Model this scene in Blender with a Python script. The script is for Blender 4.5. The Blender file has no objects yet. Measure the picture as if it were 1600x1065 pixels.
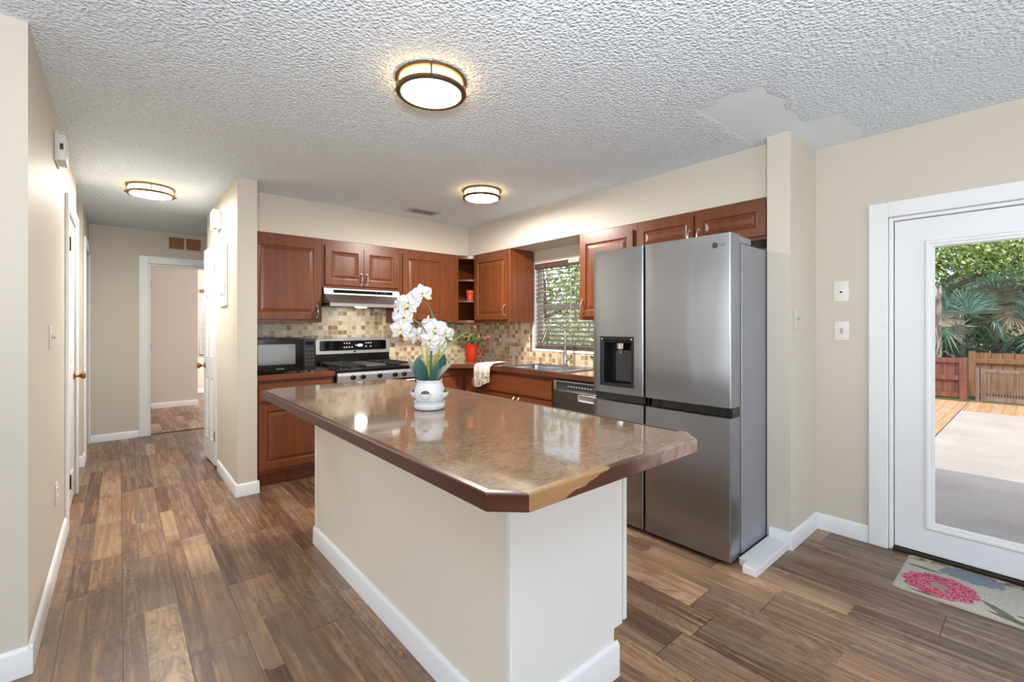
import bpy, bmesh, math, random
from mathutils import Vector, Matrix
PI = math.pi
C = bpy.context.collection
SC = bpy.context.scene
RND = random.Random(7)

# ------------------------------------------------------------------ camera, view, world, lights
cam = bpy.data.cameras.new('camera')
cam.sensor_fit = 'HORIZONTAL'; cam.sensor_width = 36.0
cam.lens = 713.0 / 1600.0 * 36.0
cam.shift_y = -23.0 / 1600.0
cam.clip_start = 0.02; cam.clip_end = 300
camo = bpy.data.objects.new('camera', cam); C.objects.link(camo)
camo.location = (0, 0, 1.30)
camo.rotation_euler = (PI / 2, 0, math.radians(-40.7))
SC.camera = camo
SC.view_settings.view_transform = 'Standard'
SC.view_settings.look = 'None'
SC.view_settings.gamma = 1.0
SC.view_settings.use_curve_mapping = False
SC.view_settings.exposure = 0.17

w = bpy.data.worlds.new('sky'); SC.world = w; w.use_nodes = True
nt = w.node_tree; nt.nodes.clear()
sky = nt.nodes.new('ShaderNodeTexSky'); sky.sky_type = 'NISHITA'
sky.sun_disc = False; sky.sun_elevation = math.radians(56); sky.sun_rotation = math.radians(250)
sky.air_density = 1.0; sky.dust_density = 1.5; sky.ozone_density = 1.0
bg = nt.nodes.new('ShaderNodeBackground'); bg.inputs[1].default_value = 0.17
wo = nt.nodes.new('ShaderNodeOutputWorld')
hs = nt.nodes.new('ShaderNodeHueSaturation'); hs.inputs['Saturation'].default_value = .45
nt.links.new(sky.outputs[0], hs.inputs['Color']); nt.links.new(hs.outputs[0], bg.inputs[0]); nt.links.new(bg.outputs[0], wo.inputs[0])

def lamp(name, kind, loc, energy, color=(1, 1, 1), rot=None, aim=None, **kw):
    l = bpy.data.lights.new(name, kind); l.energy = energy; l.color = color
    for k, v in kw.items(): setattr(l, k, v)
    o = bpy.data.objects.new(name, l); C.objects.link(o); o.location = loc
    if aim is not None: o.rotation_euler = Vector(aim).to_track_quat('-Z', 'Y').to_euler()
    return o
E_SUN, E_SKY, E_REAR, E_REARUP, E_LEFT, E_BED, E_LAMP, E_HALL, E_SINK, E_SIDE, E_UP, E_HOOD = 1.75, .28, 6, 64, 25, 108, 30.0, 185.0, 315.0, 9.0, 82, 50.0
bg.inputs[1].default_value = E_SKY
lamp('sun', 'SUN', (0, 0, 20), E_SUN, (1, .95, .87), aim=(math.cos(math.radians(57)), 0.12, -math.sin(math.radians(57))), angle=math.radians(.6))
# daylight entering through the large windows of the living room behind and beside the camera
# (sky light coming in level, light from the sunlit ground coming in upward)
lamp('daylight_rear', 'AREA', (0.6, -2.62, 1.25), E_REAR, (.93, .965, 1), aim=(0, 1, .2), shape='RECTANGLE', size=4.6, size_y=2.1)
lamp('groundlight_rear', 'AREA', (0.6, -2.60, 1.0), E_REARUP, (.97, .98, 1), aim=(0, 1, 1.6), shape='RECTANGLE', size=4.6, size_y=1.6)
lamp('daylight_left', 'AREA', (-3.22, 1.6, 1.3), E_LEFT, (.95, .975, 1), aim=(1, 0, .7), shape='RECTANGLE', size=3.6, size_y=1.9)
# added uplight behind the camera to brighten the ceiling; no lamp stands there
lamp('added_uplight', 'AREA', (-.2, -.3, 1.6), E_UP, (.91, .955, 1), aim=(.3, .3, 1), shape='DISK', size=.45)
lamp('daylight_bedroom', 'AREA', (3.3, 9.3, 1.5), E_BED, (1, .95, .9), aim=(-1, 0, 0), shape='RECTANGLE', size=1.6, size_y=1.4)

# ------------------------------------------------------------------ helpers
def lin(r, g, b):
    f = lambda c: (c / 255 / 12.92) if c <= 10.3 else ((c / 255 + .055) / 1.055) ** 2.4
    return (f(r), f(g), f(b), 1)

class N:
    """tiny helper for node materials"""
    def __init__(s, name):
        s.m = bpy.data.materials.new(name); s.m.use_nodes = True
        s.t = s.m.node_tree; s.b = s.t.nodes['Principled BSDF']
    def new(s, typ, **kw):
        n = s.t.nodes.new(typ)
        for k, v in kw.items(): setattr(n, k, v)
        return n
    def put(s, sock, v):
        if isinstance(v, bpy.types.NodeSocket): s.t.links.new(v, sock)
        elif v is not None: sock.default_value = v
    def math(s, op, a, b=None, c=None, clamp=False):
        n = s.new('ShaderNodeMath', operation=op, use_clamp=clamp)
        s.put(n.inputs[0], a); s.put(n.inputs[1], b)
        if c is not None: s.put(n.inputs[2], c)
        return n.outputs[0]
    def coord(s, which='Object'):
        return s.new('ShaderNodeTexCoord').outputs[which]
    def sep(s, v):
        n = s.new('ShaderNodeSeparateXYZ'); s.put(n.inputs[0], v); return n.outputs
    def comb(s, x=0., y=0., z=0.):
        n = s.new('ShaderNodeCombineXYZ')
        s.put(n.inputs[0], x); s.put(n.inputs[1], y); s.put(n.inputs[2], z); return n.outputs[0]
    def scale(s, v, sc):
        n = s.new('ShaderNodeMapping'); s.put(n.inputs['Vector'], v); n.inputs['Scale'].default_value = sc; return n.outputs[0]
    def noise(s, v, scale=5, detail=4, rough=.55, dist=0):
        n = s.new('ShaderNodeTexNoise'); s.put(n.inputs['Vector'], v)
        n.inputs['Scale'].default_value = scale; n.inputs['Detail'].default_value = detail
        n.inputs['Roughness'].default_value = rough; n.inputs['Distortion'].default_value = dist
        return n.outputs['Fac']
    def white(s, v):
        n = s.new('ShaderNodeTexWhiteNoise', noise_dimensions='3D'); s.put(n.inputs['Vector'], v); return n.outputs['Value']
    def voro(s, v, scale=5, feature='F1', out='Distance', rnd=1.0):
        n = s.new('ShaderNodeTexVoronoi', feature=feature); s.put(n.inputs['Vector'], v)
        n.inputs['Scale'].default_value = scale; n.inputs['Randomness'].default_value = rnd
        return n.outputs[out]
    def ramp(s, f, stops, interp='LINEAR'):
        n = s.new('ShaderNodeValToRGB'); s.put(n.inputs[0], f); e = n.color_ramp
        e.interpolation = interp
        while len(e.elements) < len(stops): e.elements.new(.5)
        for el, (p, c) in zip(e.elements, stops): el.position = p; el.color = c
        return n.outputs[0]
    def mix(s, f, a, b, mode='MIX'):
        n = s.new('ShaderNodeMix', data_type='RGBA', blend_type=mode)
        s.put(n.inputs[0], f); s.put(n.inputs[6], a); s.put(n.inputs[7], b); return n.outputs[2]
    def rng(s, v, a, b, c, d):
        n = s.new('ShaderNodeMapRange'); s.put(n.inputs[0], v)
        for i, x in enumerate((a, b, c, d)): n.inputs[i + 1].default_value = x
        return n.outputs[0]
    def bump(s, h, strength=.3, dist=.01):
        n = s.new('ShaderNodeBump'); s.put(n.inputs['Height'], h)
        s.put(n.inputs['Strength'], strength); n.inputs['Distance'].default_value = dist
        s.t.links.new(n.outputs[0], s.b.inputs['Normal'])
    def fin(s, col=None, rough=.5, metal=0, spec=.5, **kw):
        s.put(s.b.inputs['Base Color'], col); s.put(s.b.inputs['Roughness'], rough)
        s.put(s.b.inputs['Metallic'], metal); s.put(s.b.inputs['Specular IOR Level'], spec)
        for k, v in kw.items(): s.put(s.b.inputs[k], v)
        return s.m

def plain(name, rgb, rough=.5, metal=0, spec=.5, var=.06, vs=3.0, bump=0, bs=60, **kw):
    """a solid colour with faint procedural variation"""
    n = N(name); c = lin(*rgb); co = n.coord()
    f = n.noise(co, vs, 3)
    lo = tuple(x * (1 - var) for x in c[:3]) + (1,); hi = tuple(min(1, x * (1 + var)) for x in c[:3]) + (1,)
    col = n.mix(f, lo, hi)
    if bump: n.bump(n.noise(co, bs, 3), bump, .004)
    return n.fin(col, rough, metal, spec, **kw)

def emit(name, rgb, strength):
    n = N(name)
    return n.fin(lin(*rgb), .5, 0, .2, **{'Emission Color': lin(*rgb), 'Emission Strength': strength})

class MB:
    def __init__(s): s.bm = bmesh.new()
    def box(s, x0, y0, z0, x1, y1, z1, bev=0, seg=1, M=None):
        b = bmesh.new()
        vs = [b.verts.new((x, y, z)) for x in (min(x0, x1), max(x0, x1)) for y in (min(y0, y1), max(y0, y1)) for z in (min(z0, z1), max(z0, z1))]
        for f in ((0, 1, 3, 2), (4, 6, 7, 5), (0, 4, 5, 1), (2, 3, 7, 6), (0, 2, 6, 4), (1, 5, 7, 3)): b.faces.new([vs[i] for i in f])
        if bev: bmesh.ops.bevel(b, geom=b.edges[:], offset=bev, segments=seg, affect='EDGES', profile=.5)
        if M: b.transform(M)
        s.add(b); return s
    def add(s, b):
        me = bpy.data.meshes.new('t'); b.to_mesh(me); b.free(); s.bm.from_mesh(me); bpy.data.meshes.remove(me)
    def poly(s, verts, faces, M=None):
        vs = [s.bm.verts.new(M @ Vector(v) if M else v) for v in verts]
        for f in faces:
            try: s.bm.faces.new([vs[i] for i in f])
            except ValueError: pass
        return s
    def prism(s, pts, z0, z1, bev=0, M=None):
        """polygon (x,y) extruded along z"""
        b = bmesh.new(); n = len(pts)
        lo = [b.verts.new((x, y, z0)) for x, y in pts]; hi = [b.verts.new((x, y, z1)) for x, y in pts]
        b.faces.new(lo[::-1]); b.faces.new(hi)
        for i in range(n): b.faces.new((lo[i], lo[(i + 1) % n], hi[(i + 1) % n], hi[i]))
        bmesh.ops.recalc_face_normals(b, faces=b.faces[:])
        if bev: bmesh.ops.bevel(b, geom=b.edges[:], offset=bev, segments=1, affect='EDGES')
        if M: b.transform(M)
        s.add(b); return s
    def lathe(s, prof, n=28, M=None, cap=True, sx=1, sy=1):
        rows = []
        for r, z in prof:
            rows.append([s.bm.verts.new((M @ Vector((sx * r * math.cos(2 * PI * i / n), sy * r * math.sin(2 * PI * i / n), z))) if M else
                                        (sx * r * math.cos(2 * PI * i / n), sy * r * math.sin(2 * PI * i / n), z)) for i in range(n)])
        for a, b in zip(rows, rows[1:]):
            for i in range(n): s.bm.faces.new((a[i], a[(i + 1) % n], b[(i + 1) % n], b[i]))
        if cap:
            s.bm.faces.new(rows[0][::-1]); s.bm.faces.new(rows[-1])
        return s
    def cyl(s, p, q, r, n=16, r2=None):
        p, q = Vector(p), Vector(q); d = q - p
        M = Matrix.Translation(p) @ d.to_track_quat('Z', 'Y').to_matrix().to_4x4()
        return s.lathe([(r, 0), (r if r2 is None else r2, d.length)], n, M)
    def tube(s, pts, r, n=8, taper=None):
        pts = [Vector(p) for p in pts]; rows = []; up = Vector((0, 0, 1)); prev = None
        for i, p in enumerate(pts):
            t = (pts[min(i + 1, len(pts) - 1)] - pts[max(i - 1, 0)]).normalized()
            if prev is None:
                a = t.orthogonal().normalized()
            else:
                a = prev - t * prev.dot(t); a.normalize()
            prev = a; b = t.cross(a)
            rr = r if taper is None else r * taper[i]
            rows.append([s.bm.verts.new(p + (a * math.cos(2 * PI * k / n) + b * math.sin(2 * PI * k / n)) * rr) for k in range(n)])
        for a, b in zip(rows, rows[1:]):
            for k in range(n): s.bm.faces.new((a[k], a[(k + 1) % n], b[(k + 1) % n], b[k]))
        s.bm.faces.new(rows[0][::-1]); s.bm.faces.new(rows[-1]); return s
    def loops(s, loops, cap_first=False, cap_last=True, M=None):
        rows = [[s.bm.verts.new(M @ Vector(v) if M else v) for v in l] for l in loops]; n = len(rows[0])
        for a, b in zip(rows, rows[1:]):
            for i in range(n): s.bm.faces.new((a[i], a[(i + 1) % n], b[(i + 1) % n], b[i]))
        if cap_first: s.bm.faces.new(rows[0][::-1])
        if cap_last: s.bm.faces.new(rows[-1])
        return s
    def build(s, name, mat, parent=None, smooth=True, weld=False, fix=True, loc=None):
        if weld: bmesh.ops.remove_doubles(s.bm, verts=s.bm.verts[:], dist=1e-5)
        if fix: bmesh.ops.recalc_face_normals(s.bm, faces=s.bm.faces[:])
        me = bpy.data.meshes.new(name); s.bm.to_mesh(me); s.bm.free()
        me.materials.append(mat)
        if smooth:
            me.polygons.foreach_set('use_smooth', [True] * len(me.polygons))
            me.set_sharp_from_angle(angle=math.radians(32))
        o = bpy.data.objects.new(name, me); C.objects.link(o)
        if parent: o.parent = parent
        if loc: o.location = loc
        return o

def tag(o, label=None, cat=None, group=None, kind=None):
    for k, v in (('label', label), ('category', cat), ('group', group), ('kind', kind)):
        if v: o[k] = v
    return o
def thing(name, label, cat, loc=(0, 0, 0), rz=0, group=None):
    o = bpy.data.objects.new(name, None); C.objects.link(o)
    o.location = loc; o.rotation_euler = (0, 0, rz); o.empty_display_size = .1
    return tag(o, label, cat, group)
def struct(name, mb, mat, parent=None, **kw):
    o = mb.build(name, mat, parent, **kw)
    if not parent: o['kind'] = 'structure'
    return o
def rrect(cx, cy, hx, hy, r, z, n=5):
    out = []
    for qx, qy, a0 in ((1, 1, 0), (-1, 1, 90), (-1, -1, 180), (1, -1, 270)):
        for i in range(n + 1):
            a = math.radians(a0 + 90 * i / n)
            out.append((cx + qx * (hx - r) + r * math.cos(a), cy + qy * (hy - r) + r * math.sin(a), z))
    return out

# ------------------------------------------------------------------ materials
M = {}
def mk_wall(name, rgb):
    n = N(name); co = n.coord()
    f = n.noise(co, 1.3, 3); col = n.mix(f, lin(*[c * .985 for c in rgb]), lin(*[min(255, c * 1.01) for c in rgb]))
    n.bump(n.noise(co, 90, 3, .6), .10, .004)
    return n.fin(col, .55, 0, .35)
M['wall'] = mk_wall('wall_paint_cream', (211, 203, 189))
M['pink'] = mk_wall('wall_paint_pink', (220, 209, 200))
M['white'] = plain('white_trim_paint', (236, 238, 240), .32, var=.015)
M['doorwhite'] = plain('white_door_paint', (234, 236, 240), .38, var=.015)
M['plate'] = plain('white_plastic', (232, 230, 224), .35, var=.01)
M['chime'] = plain('grey_white_plastic', (222, 222, 222), .4, var=.02)

def mk_ceiling():
    n = N('popcorn_ceiling'); co = n.coord(); s = n.sep(co)
    # trowelled smooth repair patch beside the pillar
    wob = n.math('MULTIPLY', n.math('SUBTRACT', n.noise(co, 5, 3), .5), .34)
    dx = n.math('DIVIDE', n.math('ABSOLUTE', n.math('SUBTRACT', s[0], 2.64)), .34)
    dy = n.math('DIVIDE', n.math('ABSOLUTE', n.math('SUBTRACT', s[1], 1.02)), .17)
    d = n.math('ADD', n.math('MAXIMUM', dx, dy), n.math('MULTIPLY', wob, 2.2))
    ex = n.math('DIVIDE', n.math('ABSOLUTE', n.math('SUBTRACT', s[0], 3.2)), .30)
    ey = n.math('DIVIDE', n.math('ABSOLUTE', n.math('SUBTRACT', s[1], .82)), .13)
    e = n.math('ADD', n.math('MAXIMUM', ex, ey), n.math('MULTIPLY', wob, 2))
    mask = n.math('MULTIPLY', n.rng(d, .9, 1.08, 0, 1), n.rng(e, .9, 1.1, 0.15, 1))
    h1 = n.noise(co, 66, 3, .55, 0)
    h2 = n.math('POWER', n.math('SUBTRACT', 1.0, n.voro(co, 75)), 2.0)
    h = n.math('ADD', n.math('MULTIPLY', h1, .7), n.math('MULTIPLY', h2, .8))
    h = n.math('MULTIPLY', h, mask)
    n.bump(h, .7, .016)
    base = n.mix(n.rng(h1, .3, .7, 0, 1), lin(214, 226, 237), lin(239, 248, 255))  # crevice shade between the grains is mixed into the colour
    col = n.mix(mask, lin(229, 237, 245), base)
    return n.fin(col, .9, 0, .1)
M['ceiling'] = mk_ceiling()

def mk_floor():
    n = N('laminate_plank_floor'); co = n.coord(); s = n.sep(co)
    X = n.math('DIVIDE', n.math('SUBTRACT', s[0], .01), .2); k = n.math('FLOOR', X); fx = n.math('SUBTRACT', X, k)
    st = n.math('GREATER_THAN', fx, .37)
    odd = n.math('ABSOLUTE', n.math('MODULO', k, 2.0))
    far = n.math('GREATER_THAN', k, 2.5)
    off = n.math('ADD', n.math('MULTIPLY', odd, .455), n.math('MULTIPLY', n.math('MULTIPLY', n.white(n.comb(k, 3.1, 1.7)), .7), far))
    Y = n.math('DIVIDE', n.math('ADD', n.math('SUBTRACT', s[1], 2.66), off), 1.225)
    j = n.math('FLOOR', Y); fy = n.math('SUBTRACT', Y, j)
    strip = n.math('ADD', n.math('MULTIPLY', k, 2.0), st)
    wob = n.math('MULTIPLY', n.math('SUBTRACT', n.noise(n.scale(co, (30, 3, 1)), 1, 2), .5), .05)
    sub = n.math('GREATER_THAN', n.math('ADD', fy, wob), n.rng(n.white(n.comb(strip, j, 5.5)), 0, 1, .3, .75))
    cid = n.comb(strip, j, sub)
    r = n.white(cid)
    col = n.ramp(r, [(0, lin(90, 64, 47)), (.25, lin(116, 85, 64)), (.45, lin(140, 107, 81)), (.62, lin(125, 100, 80)), (.82, lin(157, 125, 96)), (1, lin(182, 150, 117))])
    # grain: long fibres plus cathedral arches
    shift = n.math('MULTIPLY', r, 37.0)
    gc = n.comb(n.math('MULTIPLY', s[0], 46.0), n.math('ADD', n.math('MULTIPLY', s[1], 2.4), shift), shift)
    g1 = n.noise(gc, 1.0, 6, .65, .5)
    ac = n.comb(n.math('ADD', n.math('MULTIPLY', s[0], 7.0), shift), n.math('ADD', n.math('MULTIPLY', s[1], 2.0), shift), 0.0)
    a = n.noise(ac, 1.0, 2, .5, 1.1)
    rings = n.math('SINE', n.math('MULTIPLY', a, 85.0))
    rings = n.rng(rings, -.2, 1, 0, 1)
    ringon = n.math('GREATER_THAN', n.white(n.comb(strip, j, n.math('ADD', sub, 9.0))), .38)
    blot = n.noise(n.comb(n.math('MULTIPLY', s[0], 5.0), n.math('MULTIPLY', s[1], 3.2), shift), 1.0, 4, .6, .4)
    dark = n.math('ADD', n.math('MULTIPLY', n.rng(g1, .46, .66, 0, 1), .55), n.math('MULTIPLY', n.math('MULTIPLY', rings, ringon), .55))
    col = n.mix(n.math('MULTIPLY', dark, .9, clamp=True), col, n.mix(.68, col, lin(58, 36, 25)))
    col = n.mix(n.rng(g1, .34, .48, .45, 0), col, lin(186, 152, 118))
    col = n.mix(n.rng(blot, .48, .72, 0, .7), col, lin(96, 73, 58))
    ex = n.math('MINIMUM', fx, n.math('SUBTRACT', 1.0, fx)); ey = n.math('MINIMUM', fy, n.math('SUBTRACT', 1.0, fy))
    gx = n.rng(ex, .003, .010, 1, 0); gy = n.rng(ey, .0008, .0022, 1, 0)
    sx = n.math('MULTIPLY', n.rng(n.math('ABSOLUTE', n.math('SUBTRACT', fx, .37)), .003, .010, 1, 0), .35)
    groove = n.math('MAXIMUM', gx, gy)
    col = n.mix(n.math('MULTIPLY', n.math('MAXIMUM', groove, sx), .85), col, lin(40, 25, 18))
    n.bump(n.math('SUBTRACT', n.math('MULTIPLY', g1, .25), groove), .22, .003)
    return n.fin(col, n.rng(g1, .3, .7, .27, .42), 0, .5)
M['floor'] = mk_floor()

def mk_cherry(name, c0, c1, rough=.33, horizontal=False):
    n = N(name); co = n.coord()
    v = n.scale(co, (2.2, 2.2, 26) if horizontal else (26, 26, 2.0))
    g = n.noise(v, 1.0, 5, .6, .4); b = n.noise(co, 2.2, 3)
    col = n.mix(n.rng(g, .3, .7, 0, 1), lin(*c0), lin(*c1))
    col = n.mix(n.rng(b, .35, .7, 0, .35), col, lin(c0[0] * .8, c0[1] * .75, c0[2] * .7))
    n.bump(g, .05, .002)
    return n.fin(col, rough, 0, .5, **{'Coat Weight': .04, 'Coat Roughness': .2})
M['cherry'] = mk_cherry('cherry_cabinet_wood', (101, 51, 23), (128, 70, 34))
M['cherryh'] = mk_cherry('cherry_cabinet_wood_across', (101, 51, 23), (128, 70, 34), horizontal=True)
M['edgewood'] = mk_cherry('dark_edge_wood', (84, 44, 26), (112, 62, 38), .3, horizontal=True)
M['blindslat'] = plain('lit_brown_slat', (112, 96, 86), .4, var=.1)
M['blindwood'] = plain('dark_blind_wood', (92, 66, 52), .4, var=.15)

def mk_laminate():
    n = N('speckled_tan_laminate'); co = n.coord()
    warp = n.noise(n.scale(co, (3, 5, 1)), 2.0, 4, .6, 1.2)
    f = n.noise(n.scale(co, (105, 190, 80)), 1.0, 5, .75, .9); p = n.noise(n.scale(co, (44, 76, 30)), 1.0, 4, .6, .6)
    col = n.ramp(n.math('ADD', n.math('MULTIPLY', f, .65), n.math('MULTIPLY', p, .35)),
                 [(.30, lin(84, 62, 46)), (.43, lin(122, 97, 75)), (.52, lin(146, 119, 94)), (.62, lin(166, 141, 115)), (.75, lin(184, 164, 140))])
    col = n.mix(n.rng(warp, .42, .68, 0, .42), col, lin(164, 144, 119))
    return n.fin(col, .09, 0, .62, **{'Coat Weight': .5, 'Coat Roughness': .04})
M['laminate'] = mk_laminate()
def mk_chipped():
    """edge band whose brown veneer has torn away on the end, showing pale particle wood"""
    n = N('chipped_dark_edge_wood'); co = n.coord(); s = n.sep(co)
    g = n.noise(n.scale(co, (2.2, 2.2, 26)), 1.0, 5, .6, .4)
    col = n.mix(n.rng(g, .3, .7, 0, 1), lin(66, 33, 19), lin(92, 50, 30))
    wob = n.math('MULTIPLY', n.math('SUBTRACT', n.noise(co, 22, 4), .5), .11)
    onend = n.math('LESS_THAN', s[1], -1.0)
    lim = n.math('ADD', n.math('MULTIPLY', n.math('SUBTRACT', s[2], .878), 4.5), -.283)
    a2 = n.math('LESS_THAN', n.math('ADD', s[0], n.math('MULTIPLY', wob, 1.2)), lim)
    tan_ = n.math('MULTIPLY', n.math('MULTIPLY', a2, onend), n.math('GREATER_THAN', s[0], -.386))
    col = n.mix(n.math('MULTIPLY', tan_, .9), col, n.mix(n.noise(n.scale(co, (10, 10, 60)), 1, 4), lin(140, 100, 58), lin(186, 146, 98)))
    worn = n.math('MULTIPLY', n.math('MULTIPLY', n.rng(n.math('ADD', s[0], wob), -.02, .22, 0, .8), onend), n.rng(n.noise(co, 30, 3), .35, .6, .5, 1))
    col = n.mix(worn, col, lin(178, 152, 138))
    return n.fin(col, .35, 0, .5)
M['chipped'] = mk_chipped()

def mk_tiles():
    n = N('mosaic_backsplash_tile'); co = n.coord(); s = n.sep(co); T = .0485
    U = n.math('DIVIDE', n.math('ADD', s[0], s[1]), T); V = n.math('DIVIDE', s[2], T)
    iu = n.math('FLOOR', U); iv = n.math('FLOOR', V); fu = n.math('SUBTRACT', U, iu); fv = n.math('SUBTRACT', V, iv)
    # stagger pairs of rows slightly the way mesh-mounted mosaic sheets look
    r = n.white(n.comb(iu, iv, 2.0))
    base = n.ramp(r, [(0, lin(160, 128, 94)), (.18, lin(190, 164, 128)), (.36, lin(216, 197, 164)), (.58, lin(230, 217, 192)), (.82, lin(238, 228, 208)), (1, lin(224, 209, 180))], 'CONSTANT')
    vein = n.noise(co, 55, 4, .7, .6)
    base = n.mix(n.rng(vein, .35, .7, 0, .45), base, lin(150, 120, 86))
    e = n.math('MINIMUM', n.math('MINIMUM', fu, n.math('SUBTRACT', 1.0, fu)), n.math('MINIMUM', fv, n.math('SUBTRACT', 1.0, fv)))
    g = n.rng(e, .04, .075, 1, 0)
    col = n.mix(g, base, lin(216, 202, 178))
    n.bump(n.math('SUBTRACT', n.math('MULTIPLY', vein, .2), g), .25, .003)
    return n.fin(col, n.rng(r, 0, 1, .2, .38), 0, .5)
M['tile'] = mk_tiles()

def mk_steel(name, rgb, rough, streak=.5, wav=0.):
    n = N(name); co = n.coord()
    f = n.noise(n.scale(co, (3, 3, 220)), 1.0, 3, .6) if streak else .5
    c = lin(*rgb)
    col = n.mix(f, tuple(x * .93 for x in c[:3]) + (1,), tuple(min(1, x * 1.06) for x in c[:3]) + (1,))
    if wav: n.bump(n.noise(n.scale(co, (5, 5, 1.1)), 1.0, 2, .5, .4), wav, .02)
    return n.fin(col, n.rng(f, 0, 1, rough - .04, rough + .05), 1.0, .5, **{'Anisotropic': .5})
M['steel'] = mk_steel('brushed_steel', (160, 162, 167), .30, 1, .22)
M['steelside'] = plain('grey_fridge_side', (150, 152, 158), .42, .35, var=.03)
M['hoodsteel'] = mk_steel('hood_steel', (176, 176, 176), .45)
M['dwsteel'] = mk_steel('dark_brushed_steel', (120, 118, 116), .34)
M['rsteel'] = mk_steel('range_steel', (214, 214, 214), .38)
M['sink'] = mk_steel('sink_steel', (176, 176, 176), .24, 0)
M['nickel'] = plain('brushed_nickel', (222, 213, 198), .36, 1.0)
M['chrome'] = plain('chrome', (196, 194, 190), .16, 1.0)
M['brass'] = plain('antique_brass', (150, 112, 60), .3, 1.0)
M['bronze'] = plain('oil_rubbed_bronze', (118, 98, 76), .38, .9)
M['hinge'] = plain('dark_hinge_metal', (70, 62, 52), .4, .8)
M['black'] = plain('black_enamel', (14, 14, 15), .22)
M['blackglass'] = plain('black_glass', (10, 10, 11), .06, spec=.6)
M['blackmat'] = plain('matte_black_plastic', (24, 24, 25), .5)
M['darkgrey'] = plain('dark_grey_plastic', (58, 58, 60), .4)
M['iron'] = plain('cast_iron', (28, 28, 28), .55)
M['griddle'] = plain('grey_griddle', (96, 96, 98), .35, .6)
M['mwglass'] = plain('microwave_window', (96, 98, 100), .12, spec=.7)
M['marks'] = plain('pale_print', (210, 212, 214), .5)
M['ceramic'] = plain('white_ceramic', (214, 216, 220), .14, spec=.6, var=.01)
M['soil'] = plain('brown_moss', (92, 84, 46), .9, var=.4, vs=60, bump=.6)
M['orange'] = plain('orange_red_enamel', (186, 50, 22), .25)
M['cup'] = plain('orange_glaze', (196, 70, 38), .3)
M['petal'] = plain('white_petal', (214, 212, 209), .5, var=.02, **{'Subsurface Weight': .0})
M['lip'] = plain('yellow_orchid_lip', (226, 196, 130), .5, var=.2, vs=30)
M['rose'] = plain('coral_petal', (226, 130, 84), .5, var=.15, vs=30)
M['stem'] = plain('green_stem', (92, 116, 58), .5, var=.2)
M['leafteal'] = plain('teal_green_leaf', (40, 82, 76), .35, var=.2, vs=8)
M['leafgrey'] = plain('pale_leaf_underside', (148, 150, 134), .55, var=.1)
M['grassleaf'] = plain('variegated_leaf', (128, 150, 74), .45, var=.3, vs=20)
M['greenleaf'] = plain('fresh_green_leaf', (84, 116, 48), .45, var=.3, vs=20)
M['diffuser'] = emit('island_lamp_glow', (255, 249, 238), E_LAMP)
M['diffuserhall'] = emit('hall_lamp_glow', (255, 249, 238), E_HALL)
M['diffusersink'] = emit('sink_lamp_glow', (255, 249, 238), E_SINK)
M['diffside'] = emit('lamp_side_glow', (255, 212, 140), E_SIDE)
M['hoodlamp'] = emit('hood_lamp_glow', (255, 250, 240), E_HOOD)
M['display'] = emit('range_clock_glow', (220, 235, 245), 1.2)
M['ventback'] = plain('dark_vent_gap', (70, 62, 58), .7)
M['filter'] = plain('brown_air_filter', (146, 104, 66), .8, var=.2, vs=30, bump=.4)
M['ventmetal'] = plain('painted_vent_metal', (190, 188, 186), .5)
M['slatwhite'] = plain('white_blind_vinyl', (226, 226, 222), .45)
def mk_glass():
    n = N('window_glass'); t = n.t
    tr = n.new('ShaderNodeBsdfTransparent'); gl = n.new('ShaderNodeBsdfGlossy'); gl.inputs['Roughness'].default_value = .02
    fr = n.new('ShaderNodeFresnel'); fr.inputs[0].default_value = 1.16
    mx = n.new('ShaderNodeMixShader'); out = [x for x in t.nodes if x.type == 'OUTPUT_MATERIAL'][0]
    t.links.new(fr.outputs[0], mx.inputs[0]); t.links.new(tr.outputs[0], mx.inputs[1]); t.links.new(gl.outputs[0], mx.inputs[2])
    t.links.new(mx.outputs[0], out.inputs[0]); return n.m
M['glass'] = mk_glass()
def mk_towel():
    n = N('printed_tea_towel'); co = n.coord()
    p = n.noise(n.scale(co, (1, 1, 1)), 42, 3, .7, 1.5); s = n.sep(co)
    band = n.math('LESS_THAN', s[2], .84)
    f = n.math('MULTIPLY', n.rng(p, .50, .56, 0, 1), band)
    col = n.mix(f, lin(232, 224, 210), n.mix(n.noise(co, 30, 2), lin(70, 72, 50), lin(150, 110, 70)))
    n.bump(n.noise(co, 400, 2), .2, .001)
    return n.fin(col, .85, 0, .2)
M['towel'] = mk_towel()
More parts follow.
